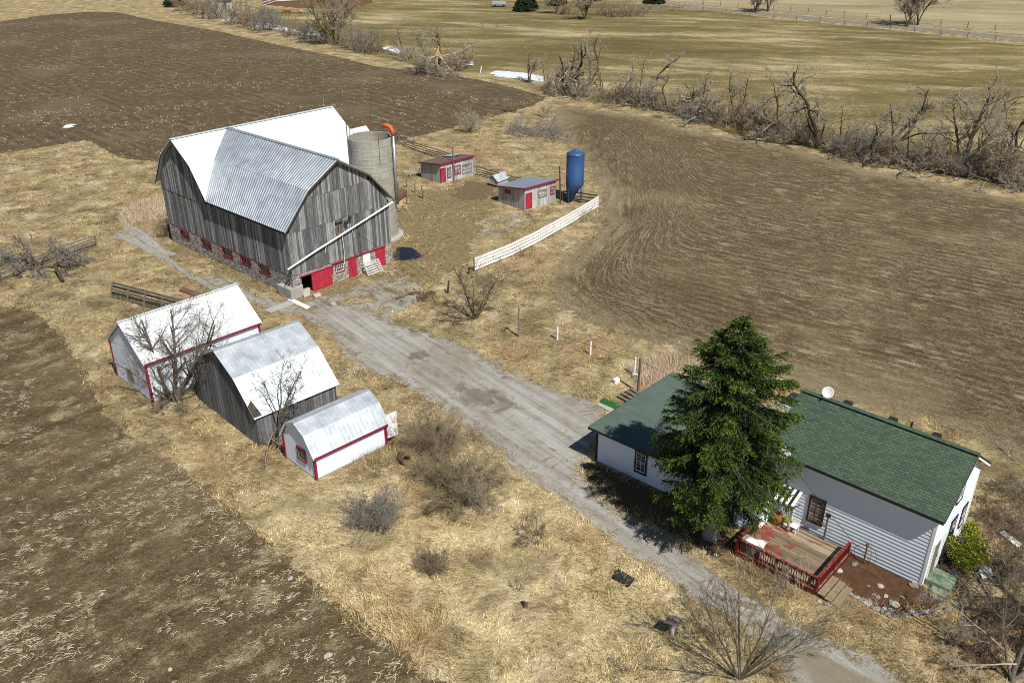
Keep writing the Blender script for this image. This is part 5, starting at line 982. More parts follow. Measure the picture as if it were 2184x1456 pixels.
for i, (x, y, s, lb) in enumerate(RCKL):
    o = rockmesh[1 + 2 * (i % 2)].copy(); COL.objects.link(o); o.location = g(x, y); s *= .5; o.scale = (s, s * .8, s * .7); o.rotation_euler = (0, 0, i * 1.3); o.name = 'boulder'; tag(o, lb, 'boulder')
    for kk in ('group',):
        if kk in o: del o[kk]
# cables
def cable(label, p, q, sag, r=.012):
    p, q = Vector(p), Vector(q); m = MB(); m.tube([p.lerp(q, t) - Vector((0, 0, sag * 4 * t * (1 - t))) for t in np.linspace(0, 1, 15)], r, 5); tag(m.build('overhead_cable', MAT['wire'], None), label, 'cable')
cable('long sagging black cable from the barn gable to the utility post', Matrix.Translation((*O_BARN, 0)) @ Matrix.Rotation(R_(T_BARN), 4, 'Z') @ Vector((5.2, -.15, 5.3)), g(1360.8, 836) + Vector((0, 0, 2.4)), 1.3, .014)
cable('short black cable from the utility post over the low wing roof', g(1360.8, 836) + Vector((0, 0, 2.4)), H2W(-8.6, 2.0, 4.4), .1, .012)
cable('black cable hanging from the dish mast across the farmhouse front', H2W(-7.45, -.4, 4.2), g(1890, 1235, .2), .15, .012)

# ------------------------------------------------------------------ far things
def far_posts(label, pts, step, h, group, wires=2, w=.16):
    o = thing('post_fence', label, 'fence', pts[0], 0, group); o0 = Vector(pts[0]); rr = random.Random(len(label)); tops = []
    for a, b in zip(pts[:-1], pts[1:]):
        n = max(1, round((Vector(b) - Vector(a)).length / step))
        for i in range(n):
            p = lerp(a, b, i / n) - o0; m = MB(); t = p + Vector((rr.uniform(-.1, .1), rr.uniform(-.1, .1), h * rr.uniform(.9, 1.1))); m.beam(p - Vector((0, 0, .1)), t, w, w); m.build('post', MAT['oldwood'], o); tops.append((p, t))
    m = MB()
    for (p, t), (p2, t2) in zip(tops[:-1], tops[1:]):
        for k in range(wires): f = .9 - k * .35; m.beam(p.lerp(t, f), p2.lerp(t2, f), .02, .02)
    m.build('wire', MAT['wire'], o)
far_posts('post and wire fence along the near side of the far road', gg([(1400, 20), (1500, 26), (1650, 40), (1800, 55), (1950, 71), (2184, 95)]), 6.5, 1.4, None)
far_posts('post and wire fence along the far side of the far road', gg([(1500, 12), (1650, 22), (1800, 36), (1950, 50), (2184, 72)]), 6.0, 1.4, None)
far_posts('line of grey posts crossing the pasture behind the snapped tree', gg([(970, 68), (1030, 62), (1090, 56), (1165, 52)]), 5.5, 1.7, None)
far_posts('post fence before the far evergreens', gg([(1000, 12), (1080, 22), (1150, 30), (1230, 42), (1300, 40), (1420, 25)]), 8.0, 1.6, None)
far_posts('old posts standing in the far hedgerow', gg([(790, 85), (850, 80), (880, 78), (960, 70)]), 6, 1.6, None)
rail_fence('paddock_fence', 'white topped rail fence round the far horse paddock', [g(560, 16), g(590, 6), g(640, 4), g(700, 2)], 1.4, 2, 'white', 'oldwood', 5, .1, .16)
rail_fence('gate', 'grey tube gate beside the far road', [g(1448, 18), g(1462, 14), g(1498, 12)], 1.5, 3, 'steel', 'oldwood', 6, .06, .08)
wg = thing('stock_trailer', 'grey flat wagon parked at the far fence', 'wagon', g(1065, 15), 0)
m = MB(); m.box(-2.0, 2.0, -1, 1, .6, .75); m.build('wagon_bed', MAT['steel'], wg); m = MB(); m.box(-2.0, 2.0, -1.03, -1.0, .76, 1.5); m.box(-2, 2, 1.0, 1.03, .76, 1.5); m.box(-2.03, -2, -1, 1, .76, 1.5); m.build('side_board', MAT['palegalv'], wg)
for x in (-1.2, 1.2):
    for y in (-.9, .9): m = MB(); m.tube([(x, y - .1, .35), (x, y + .1, .35)], .35, 12); m.build('wheel', MAT['black'], wg)
sd = thing('far_shed', 'small grey board shed at the far left hedgerow', 'shed', g(480, 20), .3)
m = MB(); m.prism([(-2, -1.5, 0), (-2, -1.5, 2.3), (-2, 0, 3.1), (-2, 1.5, 2.3), (-2, 1.5, 0)], (4, 0, 0)); m.build('wall', MAT['coopwood'], sd); m = MB(); slab(m, (-2.2, -1.8, 2.25), (2.2, -1.8, 2.25), (2.2, 0, 3.2), (-2.2, 0, 3.2)); slab(m, (-2.2, 1.8, 2.25), (2.2, 1.8, 2.25), (2.2, 0, 3.2), (-2.2, 0, 3.2)); m.build('roof', MAT['darkwood'], sd); m = MB(); m.box(-.5, .5, -1.54, -1.5, 0, 1.9); m.build('door', MAT['darkwood'], sd)
def horse(label, loc, rz, coat):
    o = thing('horse', label, 'horse', loc, rz); me = bpy.data.meshes.new('body'); J = [(0, 0, 1.22, .27), (.45, 0, 1.18, .30), (.85, 0, 1.22, .28), (1.15, 0, 1.2, .2), (1.42, 0, 1.05, .15), (1.62, 0, .72, .11), (1.72, 0, .48, .12), (1.80, 0, .22, .07), (-.28, 0, 1.2, .22), (-.42, 0, 1.05, .05), (-.48, 0, .6, .06)]
    E = [(0, 1), (1, 2), (2, 3), (3, 4), (4, 5), (5, 6), (6, 7), (0, 8), (8, 9), (9, 10)]
    for s in (-1, 1):
        b = len(J); J += [(-.12, .17 * s, .95, .15), (.0, .18 * s, .72, .10), (-.14, .18 * s, .45, .06), (-.1, .18 * s, .08, .05), (-.05, .18 * s, .02, .06)]; E += [(0, b), (b, b + 1), (b + 1, b + 2), (b + 2, b + 3), (b + 3, b + 4)]
        b = len(J); J += [(.92, .16 * s, .92, .12), (.93, .17 * s, .5, .06), (.91, .17 * s, .08, .045), (.95, .17 * s, .02, .06)]; E += [(2, b), (b, b + 1), (b + 1, b + 2), (b + 2, b + 3)]
    me.from_pydata([j[:3] for j in J], E, []); me.materials.append(MAT[coat]); b = bpy.data.objects.new('body', me); COL.objects.link(b); b.parent = o; sk = b.modifiers.new('skin', 'SKIN'); sk.use_smooth_shade = True
    for i, j in enumerate(J): me.skin_vertices[0].data[i].radius = (j[3], j[3])
    me.skin_vertices[0].data[0].use_root = True; ss_ = b.modifiers.new('sub', 'SUBSURF'); ss_.levels = ss_.render_levels = 1
    m = MB(); m.prism([(.95, -.02, 1.45), (1.3, -.02, 1.32), (1.55, -.02, .95), (1.46, -.02, .9), (1.2, -.02, 1.15)], (0, .04, 0)); m.build('mane', MAT['mane'], o)
    m = MB(); m.tube([(-.42, 0, 1.15), (-.55, 0, .9), (-.55, 0, .4)], [.05, .08, .02], 6); m.build('tail', MAT['mane'], o)
horse('chestnut horse grazing in the far paddock, left of the pair', g(617, 33), R_(190), 'horse'); horse('pale roan horse grazing in the far paddock, right of the pair', g(641, 34), R_(-10), 'palehorse')
# snow remnants
def snow(px, label): 
    o = sheet('snow_patch', A2(gg(px)), .5, .10, MAT['snowm'], .8, hump=.12, kind=None); tag(o, label, 'snow patch'); return o
b = B('snow_patch'); p = b.pos(); n = b.noise(p, 2., 5, .6); MAT['snowm'] = b.out(b.ramp(n, [(.35, (.50, .53, .57)), (.65, (.74, .77, .80))]), .6, 0, b.bump(n, .3, .1), .3, edge(b, 1.5, .9))
snow([(1045, 157), (1060, 152), (1120, 157), (1158, 165), (1160, 178), (1110, 170), (1060, 165)], 'long white snow remnant under the small dark tree')
snow([(975, 138), (985, 131), (1008, 132), (1010, 140), (985, 143)], 'small snow remnant right of the snapped tree'); snow([(812, 104), (830, 100), (862, 110), (850, 116)], 'snow remnant in the brush left of the snapped tree')
snow([(530, 48), (580, 52), (640, 68), (690, 74), (680, 80), (600, 66), (540, 58)], 'streak of snow behind the grey hedge bushes'); snow([(1195, 180), (1215, 178), (1222, 190), (1200, 192)], 'snow scrap at the foot of the thick broken tree'); snow([(472, 42), (500, 40), (510, 46), (480, 48)], 'snow scrap at the foot of the far grey shed')
snow([(132, 271), (148, 266), (164, 266), (158, 273), (135, 275)], 'bright snow scrap alone in the upper ploughed field')

# ------------------------------------------------------------------ trees and bushes
class Segs:
    def __init__(s): s.d = []
    def add(s, p, q, r0, r1): s.d.append((p[0], p[1], p[2], q[0], q[1], q[2], r0, r1))
    def mesh(s, name, mat, parent=None, k=4, rmin=.004):
        A = np.array(s.d); P, Q, r0, r1 = A[:, :3], A[:, 3:6], np.maximum(A[:, 6], rmin), np.maximum(A[:, 7], rmin)
        D = Q - P; D /= np.linalg.norm(D, axis=1)[:, None] + 1e-9; h = np.where(np.abs(D[:, 2:3]) > .9, np.array([[1., 0, 0]]), np.array([[0, 0, 1.]]))
        U = np.cross(D, h); U /= np.linalg.norm(U, axis=1)[:, None]; Wv = np.cross(D, U); n = len(A); V = np.empty((n, 2 * k, 3))
        P = P - D * r0[:, None] * .5
        for i in range(k):
            a = 2 * math.pi * i / k; o = U * math.cos(a) + Wv * math.sin(a); V[:, i] = P + o * r0[:, None]; V[:, k + i] = Q + o * r1[:, None]
        F = np.array([(i, (i + 1) % k, k + (i + 1) % k, k + i) for i in range(k)]); F = (F[None] + (np.arange(n) * 2 * k)[:, None, None]).reshape(-1, 4)
        return raw_mesh(name, V.reshape(-1, 3), F, mat, parent, smooth=k > 5)
def nrm(v):
    l = math.sqrt(v[0] * v[0] + v[1] * v[1] + v[2] * v[2]) + 1e-9; return (v[0] / l, v[1] / l, v[2] / l)
def deflect(d, ang, rng):
    u = nrm((rng.gauss(0, 1), rng.gauss(0, 1), rng.gauss(0, 1))); k = d[0] * u[0] + d[1] * u[1] + d[2] * u[2]; u = nrm((u[0] - d[0] * k, u[1] - d[1] * k, u[2] - d[2] * k))
    c, s = math.cos(ang), math.sin(ang); return (d[0] * c + u[0] * s, d[1] * c + u[1] * s, d[2] * c + u[2] * s)
def grow(S, rng, p, d, L, r, lvl, cfg, thick):
    """one limb of wandering segments with side limbs; thick limbs go to thick, twigs to S"""
    n = max(2, int(round(L / cfg['step'][min(lvl, len(cfg['step']) - 1)]))); seg = L / n; wan = cfg['wander'][min(lvl, len(cfg['wander']) - 1)]; tr = cfg['trop'][min(lvl, len(cfg['trop']) - 1)]
    kids = cfg['kids'][lvl] if lvl < len(cfg['kids']) else 0; t0 = cfg.get('bare', .25) if lvl == 0 else .12; taper = .75 if lvl else .6
    slots = sorted(rng.uniform(t0, 1.0) for _ in range(kids)); j = 0
    for i in range(n):
        d = nrm((d[0] + rng.gauss(0, wan), d[1] + rng.gauss(0, wan), d[2] + rng.gauss(0, wan) + tr))
        q = (p[0] + d[0] * seg, p[1] + d[1] * seg, p[2] + d[2] * seg)
        if q[2] < .05: q = (q[0], q[1], .05); d = nrm((d[0], d[1], abs(d[2]) * .3))
        ra, rb = r * (1 - taper * i / n), r * (1 - taper * (i + 1) / n); (thick if ra > cfg.get('thick', .035) else S).add(p, q, ra, rb)
        while j < kids and slots[j] <= (i + 1) / n:
            f = slots[j] * n - i; b = (p[0] + (q[0] - p[0]) * f, p[1] + (q[1] - p[1]) * f, p[2] + (q[2] - p[2]) * f); t = slots[j]; j += 1
            if rng.random() < cfg.get('skip', 0): continue
            grow(S, rng, b, deflect(d, math.radians(rng.uniform(*cfg['angle'])), rng), L * cfg['ratio'][min(lvl, len(cfg['ratio']) - 1)] * rng.uniform(.6, 1.15) * (1.1 - .5 * t), max(ra * cfg.get('rr', .55), .005), lvl + 1, cfg, thick)
        p = q
    return p, d
TREE = dict(kids=[9, 8, 6, 4], ratio=[.62, .55, .5, .45], step=[.5, .4, .3, .22], wander=[.12, .2, .24, .28], trop=[.03, .06, .05, .03], angle=(28, 62), bare=.28)
SNAG = dict(kids=[6, 7, 6, 3], ratio=[.55, .5, .5, .45], step=[.5, .4, .3, .25], wander=[.16, .3, .32, .34], trop=[.02, .02, .0, .0], angle=(25, 75), bare=.35)
BUSH = dict(thick=9., kids=[5, 5, 3], ratio=[.55, .5, .5], step=[.25, .2, .15], wander=[.16, .22, .28], trop=[.05, .04, .02], angle=(18, 50), bare=.2)
def cfg(base, **k): c = dict(base); c.update(k); return c
def bare_tree(name, label, cat, loc, seed, stems, c, trunk='bark', twig='twig', group=None, fallen=(), rmin=.0055, rz=0., splint=()):
    """stems: (dx, dy, dz direction, length, radius[, start xyz]); fallen: limbs lying broken beside the trunk"""
    rng = random.Random(seed); o = thing(name, label, cat, loc, rz, group); S, Tk = Segs(), Segs()
    for st in stems: grow(S, rng, st[5] if len(st) > 5 else (0, 0, 0), nrm(st[:3]), st[3], st[4], 0, c, Tk)
    if Tk.d: Tk.mesh('trunk', MAT[trunk], o, 7, rmin)
    if S.d: S.mesh('crown', MAT[twig], o, 3, rmin)
    for i, f in enumerate(fallen):
        S, Tk = Segs(), Segs(); grow(S, rng, f[5], nrm(f[:3]), f[3], f[4], 0, cfg(c, bare=.15, trop=[-.05, -.06, -.02, 0]), Tk)
        Tk.d += S.d; Tk.mesh('broken_limb', MAT[f[7] if len(f) > 7 else twig], o, 4, rmin)
    for (p, q, r) in splint: m = MB(); m.tube([p, q], [r, r * .15], 6); m.build('splinter', MAT['splinter'], o)
    return o
def fan(n, spread, L, r, seed, up=1.0, base=.15):
    rr = random.Random(seed); out = []
    for i in range(n):
        a = rr.uniform(0, 6.283); s = rr.random() ** .6 * spread
        out.append((math.cos(a) * s, math.sin(a) * s, up, L * rr.uniform(.6, 1.1), r * rr.uniform(.6, 1.1), (rr.uniform(-base, base), rr.uniform(-base, base), 0)))
    return out

# big spruce
def spruce(name, label, loc, H, R, seed):
    o = thing(name, label, 'spruce tree', loc, 0); rng = np.random.default_rng(seed); pr = random.Random(seed)
    m = MB(); m.tube([(0, 0, -.2), (.0, 0, .15), (.02, 0, .7), (.06, .0, 2.0), (.12, 0, 5), (.2, 0, 9), (.22, 0, H - .3)], [.58, .44, .34, .30, .22, .12, .03], 14); m.build('trunk', MAT['palebark'], o, True)
    S = Segs(); C, D, Ls, TP = [], [], [], []
    prof = [(2.2, 2.4), (2.9, 3.3), (3.6, 3.7), (4.5, 3.6), (6, 3.3), (7.5, 3.0), (9, 2.6), (10.3, 2.1), (11.2, 1.4), (12.0, .65), (H, .1)]
    def rad(z): return np.interp(z, [p[0] for p in prof], [p[1] for p in prof]) * R / 3.75
    z = 2.75; az = 0.
    while z < H - .1:
        nb = 9 if z < 9 else 8
        for k in range(nb):
            az += 2.39996 + rng.normal(0, .3); zz = z + rng.uniform(-.24, .24); L = max(.25, rad(zz) * (1 + .15 * math.sin(az * 2 + 1.3) * math.sin(zz * .9) + rng.normal(0, .13)))
            ca, sa = math.cos(az), math.sin(az); n = max(4, int(L / .25)); p = np.array([.06 + zz * .014, 0, zz]); pts = [p]; dr = rng.uniform(.75, 1.2)
            for i in range(n):
                t = (i + .5) / n; sl = (.16 - .52 * t + .75 * max(0, t - .55)) * dr if zz < 8.5 else .42 - .5 * t + .5 * max(0, t - .6)
                d = np.array([ca, sa, sl]); d /= np.linalg.norm(d); p = p + d * L / n; pts.append(p)
            for i in range(n): S.add(pts[i], pts[i + 1], .035 * (1 - i / n) + .006, .035 * (1 - (i + 1) / n) + .006)
            m_ = max(6, int(L / .088))
            for i in range(m_):
                t = .12 + .88 * ((i + rng.random()) / m_) ** .8; f = min(t, .999) * n; a = min(int(f), n - 1); q = pts[a] + (pts[a + 1] - pts[a]) * (f - a); dd = pts[a + 1] - pts[a]; dd /= np.linalg.norm(dd)
                for s in (-1, 1):
                    side = np.array([-sa, ca, 0]) * s; bl = min((.22 + .26 * L * (1.05 - t)) * rng.uniform(.5, 1.2) + .08, .62)
                    bd = dd * rng.uniform(.5, 1.) + side * rng.uniform(.45, .95) + np.array([0, 0, -rng.uniform(.1, .75)]); w = max(3, int(bl / .042))
                    for j in range(w):
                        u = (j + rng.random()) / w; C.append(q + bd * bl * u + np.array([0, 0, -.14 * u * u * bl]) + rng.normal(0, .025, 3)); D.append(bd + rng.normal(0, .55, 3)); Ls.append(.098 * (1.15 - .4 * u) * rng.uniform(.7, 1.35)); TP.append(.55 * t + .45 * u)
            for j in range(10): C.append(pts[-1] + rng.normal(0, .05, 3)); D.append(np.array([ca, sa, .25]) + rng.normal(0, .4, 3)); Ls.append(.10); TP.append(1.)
        z += .34 if z < 9 else .27
    S.mesh('branches', MAT['bark'], o, 4)
    C, D, Ls, TP = np.array(C), np.array(D), np.array(Ls), np.array(TP); r2 = np.random.default_rng(5); nv = np.zeros(len(C))
    for k in range(10): q = r2.normal(0, 1, 3); q /= np.linalg.norm(q); nv += np.sin(C @ q * r2.uniform(2.2, 5.5) + r2.uniform(0, 6.28))
    keep = (nv > -2.9 + rng.normal(0, .6, len(C))) | (np.hypot(C[:, 0], C[:, 1]) < rad(C[:, 2]) * .35); C, D, Ls, TP = C[keep], D[keep], Ls[keep], np.clip(TP[keep] + nv[keep] * .035, 0, 1); D /= np.linalg.norm(D, axis=1)[:, None]; E = np.cross(D, rng.normal(0, 1, D.shape)); E /= np.linalg.norm(E, axis=1)[:, None]
    V = np.stack([C - D * Ls[:, None] * .5, C + E * Ls[:, None] * .24, C + D * Ls[:, None], C - E * Ls[:, None] * .24], 1)
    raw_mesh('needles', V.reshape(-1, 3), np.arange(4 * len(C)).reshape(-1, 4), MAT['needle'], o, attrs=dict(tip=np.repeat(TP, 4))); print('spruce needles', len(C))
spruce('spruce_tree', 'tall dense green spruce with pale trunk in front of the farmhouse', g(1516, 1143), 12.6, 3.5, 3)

# near bare trees and shrubs
T3 = cfg(TREE, kids=[11, 9, 7, 4])
bare_tree('bare_tree', 'multi-stemmed leafless tree against the long white shed', 'tree', g(372, 856), 21, [(-.55, .1, 1, 5.8, .12), (.15, .25, 1, 6.2, .12), (.6, .3, 1, 6.6, .12), (-.15, -.3, 1, 4.4, .07), (-.95, .0, .8, 4.6, .07), (.9, .3, 1, 6.6, .10), (1.25, .3, .8, 5.8, .08), (-.6, .4, 1, 5., .08), (.35, -.1, 1, 5.2, .08)], cfg(TREE, kids=[9, 8, 5], wander=[.08, .14, .18, .25]), 'bark', 'darktwig', None, [(-.9, -.3, -.05, 2.2, .045, (-.2, -.1, .7)), (.6, -.8, -.05, 1.8, .04, (.2, -.2, .6)), (-.3, -.9, .0, 1.6, .04, (0, -.2, .5))])
bare_tree('bare_tree', 'slender single-trunk leafless tree in front of the grey gambrel shed', 'tree', g(591, 953), 22, [(.16, .06, 1, 2.6, .10), (.42, .12, 1, 3.6, .06, (.42, .15, 2.0)), (.1, .3, 1, 3.4, .055, (.38, .14, 2.1)), (.8, -.05, .8, 2.8, .045, (.4, .14, 1.9)), (-.3, .1, 1, 2.8, .045, (.36, .13, 1.9))], cfg(TREE, kids=[8, 7, 5], ratio=[.5, .5, .5], bare=.22, wander=[.09, .16, .2]), 'bark', 'darktwig', None, [(-.25, -.9, -.28, 2.7, .05, (.05, -.05, 1.3), 'bark', 'browntwig')])
bare_tree('bare_shrub', 'bare many-stemmed shrub by the near end of the white board fence', 'shrub', g(1012, 682), 23, [(-.2, .1, 1, 4.4, .08), (.3, .2, 1, 4.6, .07), (.55, .1, 1, 4.2, .05), (-1, -.1, .45, 3.2, .07), (.1, -.2, 1, 3.2, .05), (.8, .3, .9, 3.6, .045), (-.4, .3, 1, 3.8, .05), (.05, .3, 1, 4.4, .05)], cfg(TREE, kids=[9, 7, 5], ratio=[.5, .5, .5]), 'darkbark', 'darktwig')
bare_tree('willow_bush', 'large tangled olive brown willow thicket between small shed and drive', 'bush', g(985, 1050), 24, fan(64, 1.6, 3.3, .045, 24, .7, .7), cfg(BUSH, kids=[7, 6, 3], ratio=[.5, .5, .5], trop=[-.015, -.03, -.01], wander=[.18, .28, .34]), 'yellowbark', 'olivetwig', None, [(.9, -.35, .12, 3.0, .05, (.3, 0, .5), 'palebark', 'greytwig'), (.8, -.75, .08, 2.6, .045, (.3, -.1, .5), 'palebark', 'greytwig'), (.75, -1, .05, 2.2, .04, (.2, -.2, .4), 'palebark', 'greytwig'), (1, .1, .3, 2.4, .035, (.4, 0, .4), 'palebark', 'greytwig')])
bare_tree('willow_bush', 'upper lobe of brown twigs behind the big willow thicket, next to the dark drum', 'bush', g(925, 965), 29, fan(55, 1.3, 2.5, .022, 29, .8, 1.1), cfg(BUSH, kids=[8, 6, 3]), 'bark', 'browntwig')
bare_tree('round_bush', 'dense round silver grey bush in the front grass', 'bush', g(797, 1118), 25, [(a + (.25 if i % 3 else -.5), b_ + (.2 if i % 4 else -.7), c_, l_ * (1.15 if i % 3 else .75), r_, s_) for i, (a, b_, c_, l_, r_, s_) in enumerate(fan(105, 1.15, 2.0, .014, 25, .75, .6))], cfg(BUSH, kids=[7, 5, 3], ratio=[.42, .45, .45], step=[.2, .14, .1]), 'greytwig', 'greytwig', rmin=.005)
bare_tree('round_bush', 'smaller spiky brown bush in the front grass', 'bush', g(927, 1218), 26, fan(100, 1.0, 1.3, .011, 26, .9, .35), cfg(BUSH, kids=[7, 4], ratio=[.4, .4]), 'twig', 'browntwig', rmin=.005)
bare_tree('bare_shrub', 'sparse leaning brown shrub beside the drive right of the thicket', 'shrub', g(1150, 1163), 27, [(-.7, .3, .9, 1.7, .035), (-.2, .35, 1, 1.9, .03), (-1, .1, .6, 1.3, .025), (.3, .3, 1, 1.2, .02)], cfg(TREE, kids=[8, 6, 4], ratio=[.5, .5, .5]), 'darkbark', 'redtwig')
bare_tree('weed_stalks', 'dry branching weed stalks rising over the gravel edge', 'shrub', g(1022, 950), 28, fan(12, .7, 1.7, .012, 28, 1., .3), cfg(BUSH, kids=[7, 4], ratio=[.35, .4]), 'twig', 'browntwig')
bare_tree('bare_shrub', 'thin broken dead shrub by the rusty pipe stub', 'shrub', g(1108, 1262), 46, fan(7, .5, 1.2, .016, 46, 1., .2), cfg(BUSH, kids=[5, 3], ratio=[.35, .4]), 'darkbark', 'browntwig')
bare_tree('bare_tree', 'wide spreading leafless tree at the bottom edge beside the drive', 'tree', g(1578, 1450), 30, [(-.35, .3, 1, 4.6, .05), (.1, .5, 1, 4.8, .055), (.55, .45, 1, 5.0, .05), (.9, .55, .9, 4.4, .045), (-.8, .25, .75, 4.0, .04), (-1.0, .0, .45, 3.2, .035), (.35, .15, 1, 4.0, .04), (-.1, .1, 1, 3.6, .035), (1, .2, .5, 3.4, .035), (.7, .1, .8, 4.2, .04), (-.5, .6, .8, 4.0, .04)], cfg(TREE, kids=[9, 7, 5], ratio=[.5, .5, .5], angle=(16, 42), wander=[.07, .12, .16, .2], step=[.4, .3, .25]), 'darkbark', 'darktwig', rmin=.005)
bare_tree('saplings', 'clump of thin yellowish saplings before the red deck railing', 'sapling', g(1640, 1236), 31, fan(12, .22, 1.55, .017, 31, 1., .8), cfg(BUSH, kids=[4, 3], ratio=[.25, .4], wander=[.05, .2, .2]), 'yellowbark', 'olivetwig')
bare_tree('saplings', 'clump of thin grey saplings before the right half of the deck railing', 'sapling', g(1700, 1262), 32, fan(10, .3, 1.7, .014, 32, 1., .6), cfg(BUSH, kids=[6, 4], ratio=[.35, .4], wander=[.06, .2, .2]), 'twig', 'twig')
bare_tree('bare_shrub', 'leafless undergrowth between pipe stub and bottom edge', 'shrub', g(1330, 1440), 33, fan(22, 1.2, .9, .012, 33, .8, .5), cfg(BUSH, kids=[5, 3], ratio=[.4, .4]), 'darkbark', 'browntwig')
# right edge
bare_tree('bare_tree', 'grey limbed leafless tree in the bottom right corner', 'tree', g(2158, 1452), 34, [(.1, .5, 1, 9.5, .12), (-.4, .45, .8, 4.6, .06), (.9, .2, .8, 4.6, .1)], cfg(TREE, kids=[9, 7, 5, 3]), 'bark', 'darktwig', None, [(-.9, .8, .05, 3.4, .06, (0, .3, 1.0), 'palebark', 'greytwig'), (-.8, .1, .05, 2.6, .05, (0, .1, .9), 'palebark', 'twig')])
bare_tree('bare_tree', 'tall leafless tree just past the right edge shading the house corner', 'tree', (25.8, 27.4, 0), 35, [(.0, .1, 1, 7.2, .2), (.4, .4, 1, 6, .14), (-.3, .3, 1, 5.6, .11)], cfg(TREE, kids=[10, 8, 6, 3]), 'bark', 'twig')
for i, (x, y, L, lb, mt_) in enumerate(((2140, 1130, 2.0, 'reddish bramble mound at the right edge behind the yellow green shrub', 'redtwig'), (2178, 1215, 1.6, 'grey bramble tangle at the right edge beside the white plastic pile', 'twig'), (2140, 1335, 1.5, 'dark bramble tangle around the grey tree in the lower right corner', 'redtwig'), (2090, 1395, 1.2, 'low reddish brush at the lower right under the tree', 'redtwig'), (2175, 1060, 1.6, 'brown bramble at the right edge behind the farmhouse gable', 'browntwig'), (2030, 1215, .9, 'short reddish brush between green steps and shrub', 'redtwig'))):
    bare_tree('bramble', lb, 'bush', g(x, y), 70 + i, fan(38, 1.6, L, .016, 70 + i, .7, .7), cfg(BUSH, kids=[7, 5, 2], trop=[-.05, -.04, 0], wander=[.2, .26, .3]), 'redtwig', 'darktwig' if i in (1, 2, 4) else mt_)
def fallen_limb(label, p, q, r, seed, trunk='palebark', twig='greytwig', group=None):
    p, q = g(*p), g(*q); rng = random.Random(seed); o = thing('fallen_branch', label, 'branch', p, 0, group); S, Tk = Segs(), Segs(); d = q - p
    grow(S, rng, (0, 0, .18), nrm((d.x, d.y, .02)), d.length, r, 0, cfg(SNAG, kids=[7, 5, 3], bare=.1, trop=[0, -.03, -.02], ratio=[.35, .4, .4]), Tk)
    Tk.d += S.d; Tk.mesh('bough', MAT[twig], o, 4, .006)
fallen_limb('long pale fallen branch slanting from the side steps to the corner', (2016, 1218), (2068, 1285), .06, 1); fallen_limb('longest pale fallen branch lying below the plastic pile', (2080, 1228), (2180, 1340), .07, 2); fallen_limb('short pale fallen branch standing on end by the side steps', (2048, 1312), (2050, 1258), .05, 3)
fallen_limb('thin pale fallen branch at the right edge over the field margin', (2165, 985), (2120, 945), .03, 4); fallen_limb('pale broken stick on the lower right grass by the plank table', (1440, 1370), (1400, 1392), .02, 5)
# yellow green cedar
o = thing('cedar_shrub', 'bushy yellow green cedar shrub at the farmhouse corner', 'shrub', g(2052, 1212), 0); rg = np.random.default_rng(12); Vs, Fs, k = [], [], 0
for (x, y, z, r) in ((0, 0, 1.1, .75), (.35, .25, 1.55, .6), (-.35, .1, 1.0, .6), (.1, .4, 2.0, .5), (.5, -.1, .9, .55), (-.1, -.3, .7, .55), (.55, .4, 1.1, .5), (-.5, .4, 1.3, .45), (.1, .3, 2.35, .3)):
    V, F = leafclump(int(2200 * r), np.array([x, y, z]), r, r * .85, .055, rg); Vs.append(V); Fs.append(F + k); k += len(V)
raw_mesh('foliage', np.concatenate(Vs), np.concatenate(Fs), MAT['cedar'], o); S = Segs()
for i in range(7): grow(S, random.Random(i), (0, 0, 0), nrm((rg.normal(0, .4), rg.normal(0, .4), 1)), 1.8, .035, 0, cfg(BUSH, kids=[4, 3]), S)
S.mesh('stems', MAT['greytwig'], o, 4)
# left edge brush, yard brush, dark shrub by the barn
bare_tree('fallen_tree', 'fallen leafless tree crown lying over the old rail fence at the left edge', 'tree', g(78, 575), 36, [(-1, .35, .55, 4.4, .11), (.9, .3, .6, 4.6, .10), (.2, .8, 1, 3.6, .09), (1, -.3, .4, 4.2, .08), (-.5, .6, .9, 3.6, .08), (-1, -.2, .5, 3.8, .07), (.5, -.6, .3, 2.8, .06), (-.2, -.7, .35, 2.6, .06), (.6, .7, .9, 3.6, .07), (-.9, .7, .6, 3.6, .07), (1, .5, .25, 4., .07), (.1, -.2, 1, 2.6, .06)], cfg(SNAG, kids=[10, 8, 6], trop=[-.03, -.02, 0], wander=[.16, .22, .26, .3]), 'bark', 'greytwig', rmin=.012)
bare_tree('dark_bush', 'dark bare bush against the rear corner of the barn', 'bush', g(354, 505), 37, fan(30, .8, 1.9, .02, 37, 1., .4), cfg(BUSH, kids=[6, 4, 2]), 'darkbark', 'browntwig')
bare_tree('brush_pile', 'grey heap of cut brush on the round island of dry grass in the stubble', 'brush pile', g(1135, 283), 38, fan(70, 2.6, 3.4, .05, 38, .42, 3.4), cfg(SNAG, kids=[5, 4, 2], trop=[-.03, -.03, 0], bare=.1, thick=9.), 'palebark', 'greytwig', rmin=.012)
bare_tree('bare_shrub', 'grey bare shrub left of the brush heap at the ploughed field end', 'shrub', g(1002, 282), 39, fan(22, .9, 3.2, .035, 39, 1., .5), cfg(BUSH, kids=[7, 5, 3], step=[.4, .3, .2]), 'twig', 'twig', rmin=.01)
bare_tree('bare_shrub', 'small thin shrub at the corner of the upper ploughed field', 'shrub', g(1166, 252), 40, fan(14, .8, 2.2, .03, 40, 1., .4), cfg(BUSH, kids=[6, 4, 2], step=[.4, .3, .2]), 'twig', 'twig', rmin=.01)
